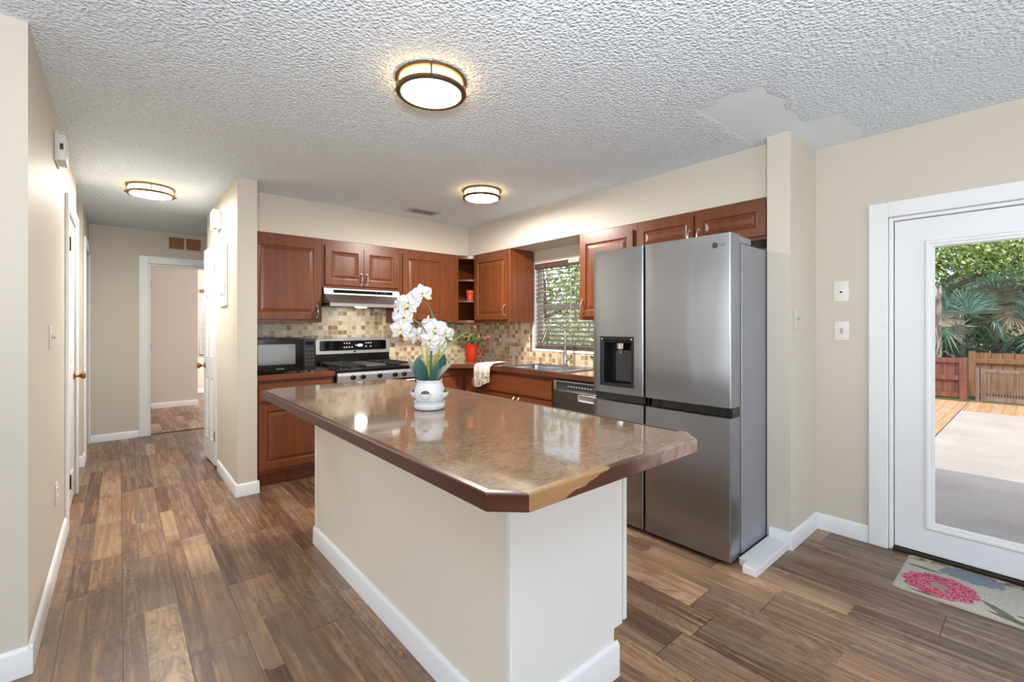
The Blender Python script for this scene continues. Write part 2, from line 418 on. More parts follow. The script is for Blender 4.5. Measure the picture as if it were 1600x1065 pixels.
def mk_mat():
    n = N('floral_hooked_rug'); co = n.coord(); s = n.sep(co)
    def blob(cx, cy, rx, ry, wb=.25, ws=14):
        dx = n.math('DIVIDE', n.math('SUBTRACT', s[0], cx), rx); dy = n.math('DIVIDE', n.math('SUBTRACT', s[1], cy), ry)
        d = n.math('SQRT', n.math('ADD', n.math('MULTIPLY', dx, dx), n.math('MULTIPLY', dy, dy)))
        return n.math('ADD', d, n.math('MULTIPLY', n.math('SUBTRACT', n.noise(co, ws, 3), .5), wb))
    pile = n.noise(co, 130, 3, .7)
    col = n.mix(n.rng(pile, .3, .7, 0, 1), lin(176, 172, 160), lin(216, 213, 202))
    # border scrolls
    back = n.rng(n.math('ADD', s[0], n.math('MULTIPLY', n.noise(co, 14, 3), .09)), 3.365, 3.40, 0, .8)
    col = n.mix(n.math('MULTIPLY', back, n.rng(n.noise(co, 24, 2), .42, .5, .15, 1)), col, n.mix(n.rng(n.noise(co, 30, 2), .5, .54, 0, 1), lin(150, 128, 92), lin(84, 66, 48)))
    bl = blob(3.31, .235, .075, .13, .7, 30)
    col = n.mix(n.rng(bl, .85, 1.0, .95, 0), col, n.mix(n.noise(co, 60, 2), lin(96, 112, 132), lin(160, 170, 182)))
    # pink peony with ruffled petals
    ang = n.math('ARCTAN2', n.math('SUBTRACT', s[1], .335), n.math('SUBTRACT', s[0], 3.085))
    f = blob(3.085, .335, .135, .145, .22, 22)
    f = n.math('ADD', f, n.math('MULTIPLY', n.math('ABSOLUTE', n.math('SINE', n.math('MULTIPLY', ang, 5.0))), n.math('MULTIPLY', f, -.12)))
    f = n.math('ADD', f, .07)
    rip = n.math('SINE', n.math('ADD', n.math('MULTIPLY', f, 17.0), n.math('MULTIPLY', n.noise(co, 70, 3), 24.0)))
    pink = n.mix(n.rng(rip, -.4, .9, 0, 1), lin(184, 64, 94), lin(228, 146, 166))
    pink = n.mix(n.rng(f, .26, .34, 1, 0), pink, lin(170, 150, 138))
    col = n.mix(n.rng(f, .93, 1.0, 1, 0), col, pink)
    def leaf(x0, y0, x1, y1, wd):
        L = math.hypot(x1 - x0, y1 - y0); ux, uy = (x1 - x0) / L, (y1 - y0) / L
        a = n.math('ADD', n.math('MULTIPLY', n.math('SUBTRACT', s[0], x0), ux), n.math('MULTIPLY', n.math('SUBTRACT', s[1], y0), uy))
        b = n.math('ABSOLUTE', n.math('SUBTRACT', n.math('MULTIPLY', n.math('SUBTRACT', s[1], y0), ux), n.math('MULTIPLY', n.math('SUBTRACT', s[0], x0), uy)))
        t = n.math('DIVIDE', a, L)
        wv = n.math('MULTIPLY', n.math('MULTIPLY', n.math('MULTIPLY', t, n.math('SUBTRACT', 1.0, t)), 4.0), wd)
        return n.math('LESS_THAN', b, n.math('ADD', wv, n.math('MULTIPLY', n.math('SUBTRACT', n.noise(co, 60, 2), .5), .01)))
    for a in ((3.085, .19, 2.96, .06, .02), (2.99, .17, 2.95, -.02, .02), (3.03, .08, 3.05, -.2, .025), (2.97, .1, 2.96, -.2, .018), (3.26, .50, 3.25, .33, .014), (2.955, .44, 2.95, .32, .012)):
        col = n.mix(n.math('MULTIPLY', leaf(*a), .85), col, lin(104, 108, 84))
    ed = n.math('MINIMUM', n.math('SUBTRACT', s[0], 2.932), n.math('SUBTRACT', .492, s[1]))
    col = n.mix(n.rng(ed, .008, .014, 1, 0), col, lin(190, 186, 170))
    n.bump(pile, .7, .006)
    return n.fin(col, .95, 0, .1)
M['mat'] = mk_mat()
def mk_island_paint():
    return plain('island_white_paint', (236, 236, 234), .34, var=.012)
M['ipaint'] = mk_island_paint()
M['icream'] = plain('island_cream_paint', (232, 224, 208), .4, var=.012)
# outdoors
def mk_concrete():
    n = N('patio_concrete'); co = n.coord()
    f = n.noise(co, 1.4, 5); g = n.noise(co, 30, 4)
    col = n.mix(n.rng(f, .3, .7, 0, 1), lin(196, 184, 174), lin(214, 204, 194)); col = n.mix(n.rng(g, .5, .8, 0, .3), col, lin(150, 138, 130))
    n.bump(g, .15, .003); return n.fin(col, .8, 0, .25)
M['concrete'] = mk_concrete()
def mk_deck():
    n = N('orange_deck_boards'); co = n.coord(); s = n.sep(co)
    k = n.math('FLOOR', n.math('DIVIDE', s[1], .14)); fr = n.math('FRACT', n.math('DIVIDE', s[1], .14))
    g = n.noise(n.scale(co, (2, 30, 1)), 1, 4)
    col = n.mix(n.white(n.comb(k, 0., 0.)), lin(206, 166, 124), lin(224, 188, 148)); col = n.mix(n.rng(g, .4, .7, 0, .4), col, lin(150, 104, 70))
    col = n.mix(n.rng(fr, .0, .05, 1, 0), col, lin(90, 64, 46))
    return n.fin(col, .75, 0, .2)
M['deck'] = mk_deck()
def mk_fence(name, a, b):
    n = N(name); co = n.coord(); g = n.noise(n.scale(co, (20, 20, 1.5)), 1, 5, .6)
    return n.fin(n.mix(n.rng(g, .3, .7, 0, 1), lin(*a), lin(*b)), .8, 0, .2)
M['redfence'] = mk_fence('weathered_red_fence_wood', (112, 70, 62), (146, 98, 86))
M['greyfence'] = mk_fence('weathered_grey_fence_wood', (112, 94, 88), (160, 140, 128))
M['tanfence'] = mk_fence('tan_fence_wood', (120, 86, 56), (164, 126, 84))
def mk_foliage(name, cols, rough=.5):
    n = N(name); r = n.new('ShaderNodeNewGeometry').outputs['Random Per Island']
    col = n.ramp(r, [(i / (len(cols) - 1), lin(*c)) for i, c in enumerate(cols)])
    return n.fin(col, rough, 0, .35)
M['fol_bright'] = mk_foliage('bright_green_foliage', [(92, 124, 56), (136, 168, 84), (178, 202, 122), (216, 230, 170)])
M['fol_mid'] = mk_foliage('mid_green_foliage', [(48, 72, 38), (80, 106, 56), (112, 136, 78)])
M['fol_dark'] = mk_foliage('dark_green_foliage', [(36, 54, 40), (58, 80, 58), (88, 108, 84)])
M['fol_pale'] = mk_foliage('pale_sunlit_foliage', [(120, 146, 84), (164, 186, 118), (204, 218, 164), (232, 238, 206)])
M['palm'] = mk_foliage('palm_frond_green', [(48, 88, 76), (84, 126, 108), (140, 172, 150)], .4)
M['palmold'] = mk_foliage('old_palm_fronds', [(70, 74, 54), (104, 102, 76), (132, 124, 96)], .6)
M['bark'] = plain('grey_bark', (122, 106, 92), .9, var=.35, vs=14, bump=.6, bs=30)
M['moss'] = mk_foliage('pale_hanging_moss', [(150, 140, 128), (190, 180, 168), (214, 206, 196)], .9)
M['stucco'] = plain('tan_stucco', (186, 164, 140), .9, var=.06)
M['shingle'] = plain('grey_shingle', (120, 116, 114), .9, var=.3, vs=30)
M['grass'] = plain('green_lawn', (96, 112, 66), .95, var=.35, vs=20, bump=.5)
M['hood_under'] = plain('hood_underside', (40, 40, 42), .5)
M['dark'] = plain('dark_gap', (16, 14, 13), .7)

# ------------------------------------------------------------------ room shell
H = 2.44
b = MB(); b.box(-3.4, -2.75, -.10, 3.54, 11.0, 0); struct('floor', b, M['floor'])
b = MB(); b.box(-3.4, -2.75, H, 3.54, 11.0, H + .12); struct('ceiling', b, M['ceiling'])
b = MB(); b.box(-4.7, -4.2, 2.60, 4.22, 12.2, 2.72); struct('roof', b, M['shingle'])  # unseen roof; left and rear eaves deepened to keep sun out of the windows
# right wall: patio door and kitchen window openings
XW = 3.42
DY0, DY1, DZ = -.36, .590, 1.935         # patio door rough opening
WY0, WY1, WZ0, WZ1 = 2.55, 3.625, 1.045, 1.985
b = MB()
b.box(XW, -2.75, 0, XW + .12, DY0, H); b.box(XW, DY0, DZ, XW + .12, DY1, H); b.box(XW, DY1, 0, XW + .12, WY0, H)
b.box(XW, WY0, 0, XW + .12, WY1, WZ0); b.box(XW, WY0, WZ1, XW + .12, WY1, H); b.box(XW, WY1, 0, XW + .12, 8.2, H)
b.box(XW, 8.2, 0, XW + .12, 11.0, .7); b.box(XW, 8.2, 2.2, XW + .12, 11.0, H); b.box(XW, 10.4, .7, XW + .12, 11.0, 2.2)
struct('wall_right', b, M['wall'])
b = MB(); b.box(2.965, .958, 0, XW, 1.085, H); struct('wall_pillar', b, M['wall'])
b = MB(); b.box(.815, 4.68, 0, XW, 4.80, H); struct('wall_kitchen', b, M['wall'])
b = MB(); b.prism([(.815, 4.68), (.815, 4.35), (3.07, 4.35), (3.07, 1.085), (XW, 1.085), (XW, 4.68)], 2.11, H); struct('wall_soffit', b, M['wall'])
# closet wall between hall and kitchen, with a door opening on its hall side
b = MB(); b.box(.68, 4.0, 0, .815, 4.93, H); b.box(.68, 4.93, 2.06, .815, 5.50, H); b.box(.68, 5.50, 0, .815, 5.58, H)
b.box(.815, 5.48, 0, 1.6, 5.58, H); b.box(1.5, 4.80, 0, 1.6, 5.48, H); struct('wall_closet', b, M['wall'])
# left wall with its door, then the side-hall opening
b = MB(); b.box(-.38, 2.48, 0, -.26, 4.06, H); b.box(-.38, 4.06, 2.07, -.26, 4.88, H); b.box(-.38, 4.88, 0, -.26, 4.98, H)
struct('wall_left', b, M['wall'])
b = MB(); b.box(-3.28, 3.92, 0, -.38, 4.02, H); b.box(-1.6, 4.88, 0, -.38, 4.98, H); struct('wall_living_side', b, M['wall'])
b = MB(); b.box(-1.6, 5.80, 0, -.26, 5.92, H); b.box(-.38, 5.92, 0, -.26, 6.04, H); b.box(-.38, 6.04, 2.09, -.26, 6.86, H); b.box(-.38, 6.86, 0, -.26, 6.92, H)
b.box(-1.7, 4.88, 0, -1.6, 5.92, H); struct('wall_left_return', b, M['wall'])
# hall end wall with bedroom doorway
b = MB(); b.box(-.50, 6.92, 0, .26, 7.04, H); b.box(.26, 6.92, 2.045, 1.07, 7.04, H); b.box(1.07, 6.92, 0, XW, 7.04, H); struct('wall_hall_end', b, M['wall'])
# bedroom
b = MB(); b.box(-.5, 9.15, 0, .985, 9.27, H); b.box(.865, 9.27, 0, .985, 10.75, H); b.box(.865, 10.75, 0, 1.18, 10.87, H); b.box(1.18, 10.75, 0, 2.3, 10.87, .72); b.box(1.18, 10.75, 2.02, 2.3, 10.87, H); b.box(2.3, 10.75, 0, 3.54, 10.87, H)
b.box(-.62, 7.04, 0, -.5, 9.27, H); struct('wall_bedroom', b, M['pink'])
b = MB(); b.box(-.5, 7.042, 0, .25, 7.05, H); b.box(1.08, 7.042, 0, XW - .002, 7.05, H); b.box(.25, 7.042, 2.06, 1.08, 7.05, H); struct('wall_bedroom_front', b, M['pink'])
# living room behind the camera, with wide windows
b = MB(); b.box(-3.4, -2.75, 0, -1.8, -2.63, H); b.box(3.0, -2.75, 0, XW, -2.63, H); b.box(-1.8, -2.75, 2.3, 3.0, -2.63, H); b.box(-1.8, -2.75, 0, 3.0, -2.63, .12); struct('wall_rear', b, M['wall'])
b = MB(); b.box(-3.4, -2.63, 0, -3.28, -.3, H); b.box(-3.4, 3.5, 0, -3.28, 4.02, H); b.box(-3.4, -.3, 2.25, -3.28, 3.5, H); b.box(-3.4, -.3, 0, -3.28, 3.5, .3); struct('wall_living_left', b, M['wall'])

# baseboards
def base_profile(mb, x0, y0, x1, y1, nx, ny, h=.098, t=.014):
    """a moulded baseboard from (x0,y0) to (x1,y1), its face looking along (nx,ny)"""
    L_ = math.hypot(x1 - x0, y1 - y0); ux, uy = (x1 - x0) / L_ * .0006, (y1 - y0) / L_ * .0006
    x0 += ux; y0 += uy; x1 -= ux; y1 -= uy
    if abs(nx) > .5: t += .0003
    prof = [(0, 0), (t, 0), (t, h - .016), (t * .72, h - .006), (t * .25, h), (0, h)]
    A = [(x0 + nx * d, y0 + ny * d, z) for d, z in prof]; B = [(x1 + nx * d, y1 + ny * d, z) for d, z in prof]
    n = len(prof)
    mb.poly(A + B, [tuple(range(n))[::-1], tuple(range(n, 2 * n))] + [(i, (i + 1) % n, n + (i + 1) % n, n + i) for i in range(n)])
def baseboard(name, *segs, **kw):
    m = MB()
    for s_ in segs: base_profile(m, *s_, **kw)
    return struct(name, m, M['white'])
baseboard('baseboard_left', (-.26, 2.466, -.26, 3.985, 1, 0), (-.38, 2.48, -.246, 2.48, 0, -1), (-.26, 4.955, -.26, 4.994, 1, 0), h=.105)
baseboard('baseboard_side_hall', (-1.0, 5.80, -.246, 5.80, 0, -1), (-.26, 5.786, -.26, 5.955, 1, 0), h=.10)
baseboard('baseboard_hall_end', (-.246, 6.92, .170, 6.92, 0, -1), h=.082)
baseboard('baseboard_closet', (.68, 3.986, .68, 4.86, -1, 0), (.666, 4.0, .829, 4.0, 0, -1), (.815, 3.986, .815, 4.09, 1, 0), h=.095)
baseboard('baseboard_pillar', (2.965, .944, 2.965, 1.07, -1, 0), (2.951, .958, XW, .958, 0, -1), h=.1)
baseboard('baseboard_right', (XW, .676, XW, .958, -1, 0), h=.1)
baseboard('baseboard_bedroom', (-.4, 9.15, .999, 9.15, 0, -1), (.985, 9.136, .985, 10.75, 1, 0), (.985, 10.75, 2.2, 10.75, 0, -1), h=.085)
baseboard('baseboard_rear', (-3.28, -2.63, XW, -2.63, 0, 1), (XW, -2.63, XW, -.45, -1, 0), (-3.28, -2.63, -3.28, 3.92, 1, 0))

# ------------------------------------------------------------------ doors
def casing(parent, name, axis, pos, a0, a1, ztop, wd, t, side, mat=None, z0=0.0, legs=(1, 1)):
    """flat door casing on a wall: axis 'x' = wall at x=pos, opening a0..a1 along y"""
    m = MB(); lo, hi = (pos, pos + side * t)
    def bx(u0, u1, z0_, z1):
        if axis == 'x': m.box(lo, u0, z0_, hi, u1, z1, .004)
        else: m.box(u0, lo, z0_, u1, hi, z1, .004)
    if legs[0]: bx(a0 - wd, a0, z0, ztop + wd)
    if legs[1]: bx(a1, a1 + wd, z0, ztop + wd)
    bx(a0, a1, ztop, ztop + wd)
    return m.build(name, mat or M['white'], parent)

def panel_slab(mb, x0, x1, z0, z1, t, panels, y_front, prof):
    """slab with its face at y_front looking to -y; panels = list of rects pressed into the face"""
    xs = sorted({x0, x1, *[p[0] for p in panels], *[p[1] for p in panels]})
    zs = sorted({z0, z1, *[p[2] for p in panels], *[p[3] for p in panels]})
    y = y_front
    for i in range(len(xs) - 1):
        for j in range(len(zs) - 1):
            cx, cz = (xs[i] + xs[i + 1]) / 2, (zs[j] + zs[j + 1]) / 2
            if any(p[0] < cx < p[1] and p[2] < cz < p[3] for p in panels): continue
            mb.poly([(xs[i], y, zs[j]), (xs[i + 1], y, zs[j]), (xs[i + 1], y, zs[j + 1]), (xs[i], y, zs[j + 1])], [(0, 1, 2, 3)])
    for p in panels:
        lps = []
        for ins, dep in prof:
            lps.append([(p[0] + ins, y + dep, p[2] + ins), (p[1] - ins, y + dep, p[2] + ins), (p[1] - ins, y + dep, p[3] - ins), (p[0] + ins, y + dep, p[3] - ins)])
        mb.loops(lps)
    yb = y + t
    mb.poly([(x0, yb, z0), (x1, yb, z0), (x1, yb, z1), (x0, yb, z1), (x0, y, z0), (x1, y, z0), (x1, y, z1), (x0, y, z1)],
            [(0, 3, 2, 1), (0, 1, 5, 4), (1, 2, 6, 5), (2, 3, 7, 6), (3, 0, 4, 7)])
SIX = ((0, 0), (.012, .007), (.03, .007), (.05, .001))
def six_panel(wd, h, t, parent, name='door_leaf', mat=None):
    s_ = .105; c = wd / 2; g = .05
    cols = ((s_, c - g), (c + g, wd - s_)); rows = ((.22, .80), (1.0, 1.58), (1.68, h - .12))
    m = MB(); panel_slab(m, 0, wd, .012, h, t, [(a, b_, z0, z1) for a, b_ in cols for z0, z1 in rows], 0, SIX)
    return m.build(name, mat or M['doorwhite'], parent, smooth=False, weld=True)
def knob(parent, p, d, name='door_knob'):
    d = Vector(d); p = Vector(p)
    m = MB(); R = Matrix.Translation(p) @ d.to_track_quat('Z', 'Y').to_matrix().to_4x4()
    m.lathe([(.031, 0), (.031, .005), (.014, .010), (.011, .03), (.016, .038), (.026, .047), (.028, .056), (.024, .066), (.012, .069)], 20, R)
    return m.build(name, M['brass'], parent)
def hinges(parent, pts, dims):
    for p in pts:
        m = MB(); dx, dy, dz = dims; m.box(p[0] - dx, p[1] - dy, p[2] - dz, p[0] + dx, p[1] + dy, p[2] + dz, .002)
        m.cyl((p[0], p[1] - dy, p[2] - dz), (p[0], p[1] - dy, p[2] + dz), .006, 8)
        m.build('hinge', M['hinge'], parent)
def dstruct(name, loc=(0, 0, 0), rz=0):
    o = bpy.data.objects.new(name, None); C.objects.link(o); o.location = loc; o.rotation_euler = (0, 0, rz); o['kind'] = 'structure'; return o

# patio door (door_1): full-lite white door in the right wall
d = dstruct('door_1')
casing(d, 'casing', 'x', XW, DY0, DY1, DZ, .09, .022, -1)
m = MB()
m.box(XW + .001, DY1 - .022, 0, XW + .119, DY1 - .001, DZ - .001, .003); m.box(XW + .001, DY0 + .001, 0, XW + .119, DY0 + .022, DZ - .001, .003); m.box(XW + .001, DY0 + .022, DZ - .022, XW + .119, DY1 - .022, DZ - .001, .003)
m.build('jamb', M['white'], d)
m = MB(); gy0, gy1, gz0, gz1 = -.172, .402, .193, 1.75; fx0, fx1 = XW + .012, XW + .055
y0, y1 = DY0 + .026, DY1 - .026
def ring(x, ya, yb, za, zb): return [(x, ya, za), (x, yb, za), (x, yb, zb), (x, ya, zb)]
Lr = [ring(fx0 + .003, y0, y1, .025, DZ - .026), ring(fx0, y0 + .003, y1 - .003, .028, DZ - .029), ring(fx0, gy0, gy1, gz0, gz1), ring(fx1, gy0, gy1, gz0, gz1), ring(fx1, y0, y1, .025, DZ - .026)]
m.loops(Lr, cap_last=False); m.loops([Lr[-1], Lr[0]], cap_last=False)
m.build('door_leaf', M['doorwhite'], d, weld=True)
m = MB()
def lite(o0, o1): return [(fx0 - o1, gy0 + o0, gz0 + o0), (fx0 - o1, gy1 - o0, gz0 + o0), (fx0 - o1, gy1 - o0, gz1 - o0), (fx0 - o1, gy0 + o0, gz1 - o0)]
m.loops([lite(-.032, 0), lite(-.03, .006), lite(-.022, .012), (lite(-.012, .012)), lite(-.006, .006), lite(.004, .006), lite(.012, -.012)], cap_last=False)
m.build('glazing_bead', M['white'], d)
m = MB(); m.box(fx0 + .018, gy0, gz0, fx0 + .024, gy1, gz1); m.build('glass', M['glass'], d)
m = MB(); m.box(XW - .012, DY0 + .022, 0, XW + .12, DY1 - .022, .022, .004); m.build('threshold', M['hinge'], d)
# left hall door (door_2)
d = dstruct('door_2')
casing(d, 'casing', 'x', -.26, 4.06, 4.88, 2.07, .07, .018, 1)
leaf = six_panel(.796, 2.05, .035, d); leaf.rotation_euler = (0, 0, PI / 2); leaf.location = (-.264, 4.072, .006)
knob(d, (-.264, 4.79, .925), (1, 0, 0))
hinges(d, [(-.240, 4.078, 1.83), (-.240, 4.078, .30)], (.004, .012, .045))
m = MB(); m.box(-.379, 4.061, 0, -.30, 4.069, 2.069); m.box(-.379, 4.871, 0, -.30, 4.879, 2.069); m.build('jamb', M['white'], d)
# second door in the short wall at the hall end (door_3)
d = dstruct('door_3')
casing(d, 'casing', 'x', -.26, 6.04, 6.86, 2.09, .07, .018, 1)
leaf = six_panel(.81, 2.07, .035, d); leaf.rotation_euler = (0, 0, PI / 2); leaf.location = (-.29, 6.045, .006)
# closet door, standing slightly ajar (door_4)
d = dstruct('door_4', (.664, 4.945, 0), 0)
leaf = six_panel(.535, 2.04, .034, d); leaf.rotation_euler = (0, 0, math.radians(-87.6)); leaf.location = (-.0240, .520, .012)
knob(d, (-.0215, .460, .915), (-1, -.04, 0))
hinges(d, [(-.002, .012, 1.83), (-.002, .012, .29)], (.004, .010, .045))
m = MB(); m.box(.019, -.006, 0, .15, -.014, 2.055); m.build('jamb', M['white'], d)
# bedroom doorway (door_5): casing, jamb, hinge leaves
d = dstruct('door_5')
casing(d, 'casing', 'y', 6.92, .262, 1.07, 2.045, .088, .018, -1)
m = MB(); m.box(.261, 6.921, 0, .282, 7.06, 2.043, .002); m.box(1.048, 6.921, 0, 1.069, 7.06, 2.043, .002); m.box(.282, 6.921, 2.024, 1.048, 7.06, 2.043, .002); m.build('jamb', M['white'], d)
hinges(d, [(.284, 7.03, 1.80), (.284, 7.03, 1.05), (.284, 7.03, .28)], (.003, .016, .045))
m = MB(); m.box(.282, 6.97, .0005, 1.048, 7.01, .008, .003); m.build('threshold', M['edgewood'], d)

# kitchen window (window_1)
wn = dstruct('window_1')
m = MB()
m.box(XW + .006, WY1 - .012, WZ0 + .012, XW + .118, WY1 - .001, WZ1 - .001); m.box(XW + .006, WY0 + .001, WZ0 + .012, XW + .118, WY0 + .012, WZ1 - .001)
m.box(XW + .006, WY0 + .001, WZ1 - .012, XW + .118, WY1 - .001, WZ1 - .001)
for a, b_ in ((WY0 + .012, WY0 + .05), (WY1 - .05, WY1 - .012)): m.box(XW + .082, a, WZ0 + .012, XW + .112, b_, WZ1 - .012)
zc = (WZ0 + WZ1) / 2 - .02
for a, b_ in ((WZ0 + .012, WZ0 + .05), (zc - .02, zc + .02), (WZ1 - .05, WZ1 - .012)): m.box(XW + .082, WY0 + .05, a, XW + .112, WY1 - .05, b_)
m.build('window_frame', M['white'], wn)
m = MB(); m.box(XW - .012, WY0 - .01, WZ0 - .012, XW + .118, WY1 + .01, WZ0 + .012, .003); m.build('window_sill', M['white'], wn)
m = MB(); m.box(XW + .094, WY0 + .05, WZ0 + .05, XW + .098, WY1 - .05, WZ1 - .05); m.build('pane', M['glass'], wn)
# dark trim strip down the tile edge beside the window
m = MB(); m.box(XW - .012, WY1 + .012, WZ0 - .02, XW - .0085, WY1 + .024, 1.345); struct('trim_1', m, M['hinge'])
# bedroom window (window_2)
wn = dstruct('window_2')
m = MB(); m.box(1.181, 10.79, .721, 1.22, 10.86, 2.019); m.box(2.26, 10.79, .721, 2.299, 10.86, 2.019); m.box(1.22, 10.79, .721, 2.26, 10.86, .76); m.box(1.22, 10.79, 1.98, 2.26, 10.86, 2.019); m.build('window_frame', M['white'], wn)
m = MB(); m.box(1.22, 10.82, .76, 2.26, 10.825, 1.98); m.build('pane', M['glass'], wn)

# tile backsplash on both kitchen walls
m = MB(); m.box(.816, 4.672, .906, 3.411, 4.6795, 1.335); m.box(1.425, 4.672, 1.335, 2.205, 4.6795, 1.66)
m.box(3.412, 3.637, .906, 3.4195, 4.672, 1.345); m.box(3.412, 2.04, .906, 3.4195, 3.637, 1.031)
struct('wall_backsplash', m, M['tile'])

# ------------------------------------------------------------------ cabinets
DPROF = ((0, 0), (.003, .0), (.006, .009), (.014, .011), (.017, .008), (.040, .002))
def cab_door(parent, x0, x1, z0, z1, name='door', mat=None, flat=False, y=0.0):
    m = MB(); t = .020; st = .052 if (x1 - x0) > .25 else .045
    if flat: pr = ((0, 0),); pn = []
    else: pn = [(x0 + st, x1 - st, z0 + st, z1 - st)]
    panel_slab(m, x0, x1, z0, z1, t, pn, y - t, DPROF)
    o = m.build(name, mat or M['cherry'], parent, smooth=False, weld=True)
    bv = o.modifiers.new('edge', 'BEVEL'); bv.width = .003; bv.segments = 2; bv.limit_method = 'ANGLE'; bv.angle_limit = math.radians(60)
    return o
def pull(parent, x, z, y=-.02, vert=True, L=.096, name='handle'):
    m = MB(); pts = []
    for i in range(11):
        t = i / 10; a = (t - .5) * L; o = .028 * math.sin(PI * t) ** .6
        pts.append((x, y - .002 - o, z + a) if vert else (x + a, y - .002 - o, z))
    m.tube(pts, .0052, 8, [1.5, 1.1, .95, .9, .9, .9, .9, .9, .95, 1.1, 1.5])
    for e in (pts[0], pts[-1]): m.cyl((e[0], y + .001, e[2]), (e[0], y - .006, e[2]), .009, 10)
    return m.build(name, M['nickel'], parent)
def carcass(parent, wd, z0, z1, depth, toe=None, name='carcass', mat=None):
    m = MB()
    if toe:
        m.box(0, 0, z0 + toe, wd, depth, z1, .0015); m.box(.002, .065, z0, wd - .002, depth, z0 + toe - .001)
    else: m.box(0, 0, z0, wd, depth, z1, .0015)
    return m.build(name, mat or M['cherry'], parent)
UPL = 'wall cabinets under the soffit'
RZR = -PI / 2     # right-hand run: local x runs toward -y, front faces -x
# back-wall uppers (front faces -y)
t = thing('wall_cabinet', 'tall single-door cherry wall cabinet above the microwave', 'cabinet', (.817, 4.345, 1.335), 0, UPL)
carcass(t, .600, 0, .773, .334); dr = cab_door(t, .022, .580, .03, .722); pull(dr, .552, .10)
t = thing('wall_cabinet', 'short two-door cherry wall cabinet directly above the range hood', 'cabinet', (1.4185, 4.345, 1.66), 0, UPL)
carcass(t, .787, 0, .448, .334); a = cab_door(t, .026, .391, .028, .395); pull(a, .366, .095); a = cab_door(t, .397, .762, .028, .395); pull(a, .422, .095)
t = thing('wall_cabinet', 'single-door cherry wall cabinet behind the white orchid, right of the range hood', 'cabinet', (2.207, 4.345, 1.34), 0, UPL)
carcass(t, .712, 0, .768, .334); a = cab_door(t, .024, .550, .03, .722); pull(a, .05, .10)
# open corner shelf, diagonal front
t = thing('corner_shelf', 'open cherry corner shelf holding an orange cup', 'shelf', (0, 0, 0))
quad = [(2.921, 4.347), (2.921, 4.670), (3.41, 4.670), (3.41, 4.226), (3.072, 4.226)]
def shelfpoly(ins): return [(2.921 + .012, 4.347 + ins), (2.933, 4.66), (3.40, 4.66), (3.40, 4.238), (3.072 + ins, 4.238)]
for nm, z0, z1, i_ in (('top_board', 2.068, 2.108, 0), ('shelf', 1.815, 1.833, .012), ('shelf', 1.575, 1.593, .012), ('bottom_board', 1.340, 1.368, 0)):
    m = MB(); m.prism(shelfpoly(i_), z0, z1, .001); m.build(nm, M['cherryh'], t)
m = MB(); m.box(2.921, 4.347, 1.340, 2.933, 4.67, 2.108); m.box(2.933, 4.66, 1.340, 3.41, 4.67, 2.108); m.box(3.40, 4.226, 1.340, 3.41, 4.66, 2.108); m.box(3.072, 4.226, 1.340, 3.40, 4.238, 2.108)
m.build('side_panel', M['cherry'], t)
# right-wall uppers
t = thing('wall_cabinet', 'single-door cherry wall cabinet between the corner shelf and the kitchen window', 'cabinet', (3.068, 4.222, 1.343), RZR, UPL)
carcass(t, .622, 0, .765, .343); a = cab_door(t, .034, .592, .03, .715); pull(a, .565, .125, L=.11)
t = thing('wall_cabinet', 'cherry wall cabinet right of the kitchen window, partly behind the fridge', 'cabinet', (3.068, 2.655, 1.354), RZR, UPL)
carcass(t, .590, 0, .754, .343); a = cab_door(t, .028, .560, .03, .705); pull(a, .052, .115, L=.11)
t = thing('wall_cabinet', 'low two-door cherry cabinet right above the steel fridge', 'cabinet', (3.068, 2.063, 1.846), RZR, UPL)
carcass(t, .972, 0, .262, .343); a = cab_door(t, .012, .468, .022, .232); pull(a, .442, .075); a = cab_door(t, .482, .940, .022, .232); pull(a, .508, .075)
# base cabinets
BAS = 'base cabinets under the worktops'
t = thing('base_cabinet', 'cherry base cabinet with drawer and door under the microwave worktop', 'cabinet', (.818, 4.085, 0), 0, BAS)
carcass(t, .620, 0, .862, .584, .11)
cab_door(t, .022, .600, .695, .835, 'drawer', M['cherryh'], flat=True); a = cab_door(t, .022, .600, .145, .668); pull(a, .555, .585)
t = thing('corner_cabinet', 'cherry corner base cabinet with two narrow doors behind the orchid', 'cabinet', (0, 0, 0), 0, BAS)
m = MB(); m.prism([(2.216, 4.085), (2.835, 4.085), (2.835, 3.83), (3.41, 3.83), (3.41, 4.67), (2.216, 4.67)], .11, .862); m.prism([(2.22, 4.15), (2.90, 4.15), (2.90, 3.832), (3.41, 3.832), (3.41, 4.67), (2.22, 4.67)], 0, .109); m.build('carcass', M['cherry'], t)
a = cab_door(t, 2.50, 2.812, .145, .835, y=4.085); 
a = cab_door(t, 0, .225, .145, .835, y=0); a.location = (2.835, 4.06, 0); a.rotation_euler = (0, 0, RZR); pull(a, .195, .72)
t = thing('sink_cabinet', 'cherry sink base cabinet with a long false drawer front beside the dishwasher', 'cabinet', (2.835, 3.828, 0), RZR, BAS)
m = MB(); W_ = 1.088
m.box(0, 0, .11, W_, .018, .862, .001); m.box(0, .018, .11, .018, .57, .862); m.box(W_ - .018, .018, .11, W_, .57, .862); m.box(.018, .55, .11, W_ - .018, .57, .70); m.box(.018, .018, .11, W_ - .018, .55, .13); m.box(.002, .065, 0, W_ - .002, .57, .109)
m.build('carcass', M['cherry'], t)
cab_door(t, .165, 1.075, .665, .83, 'drawer_front', M['cherryh'], flat=True)
a = cab_door(t, .165, .617, .145, .645); pull(a, .585, .58); a = cab_door(t, .623, 1.075, .145, .645); pull(a, .655, .58)

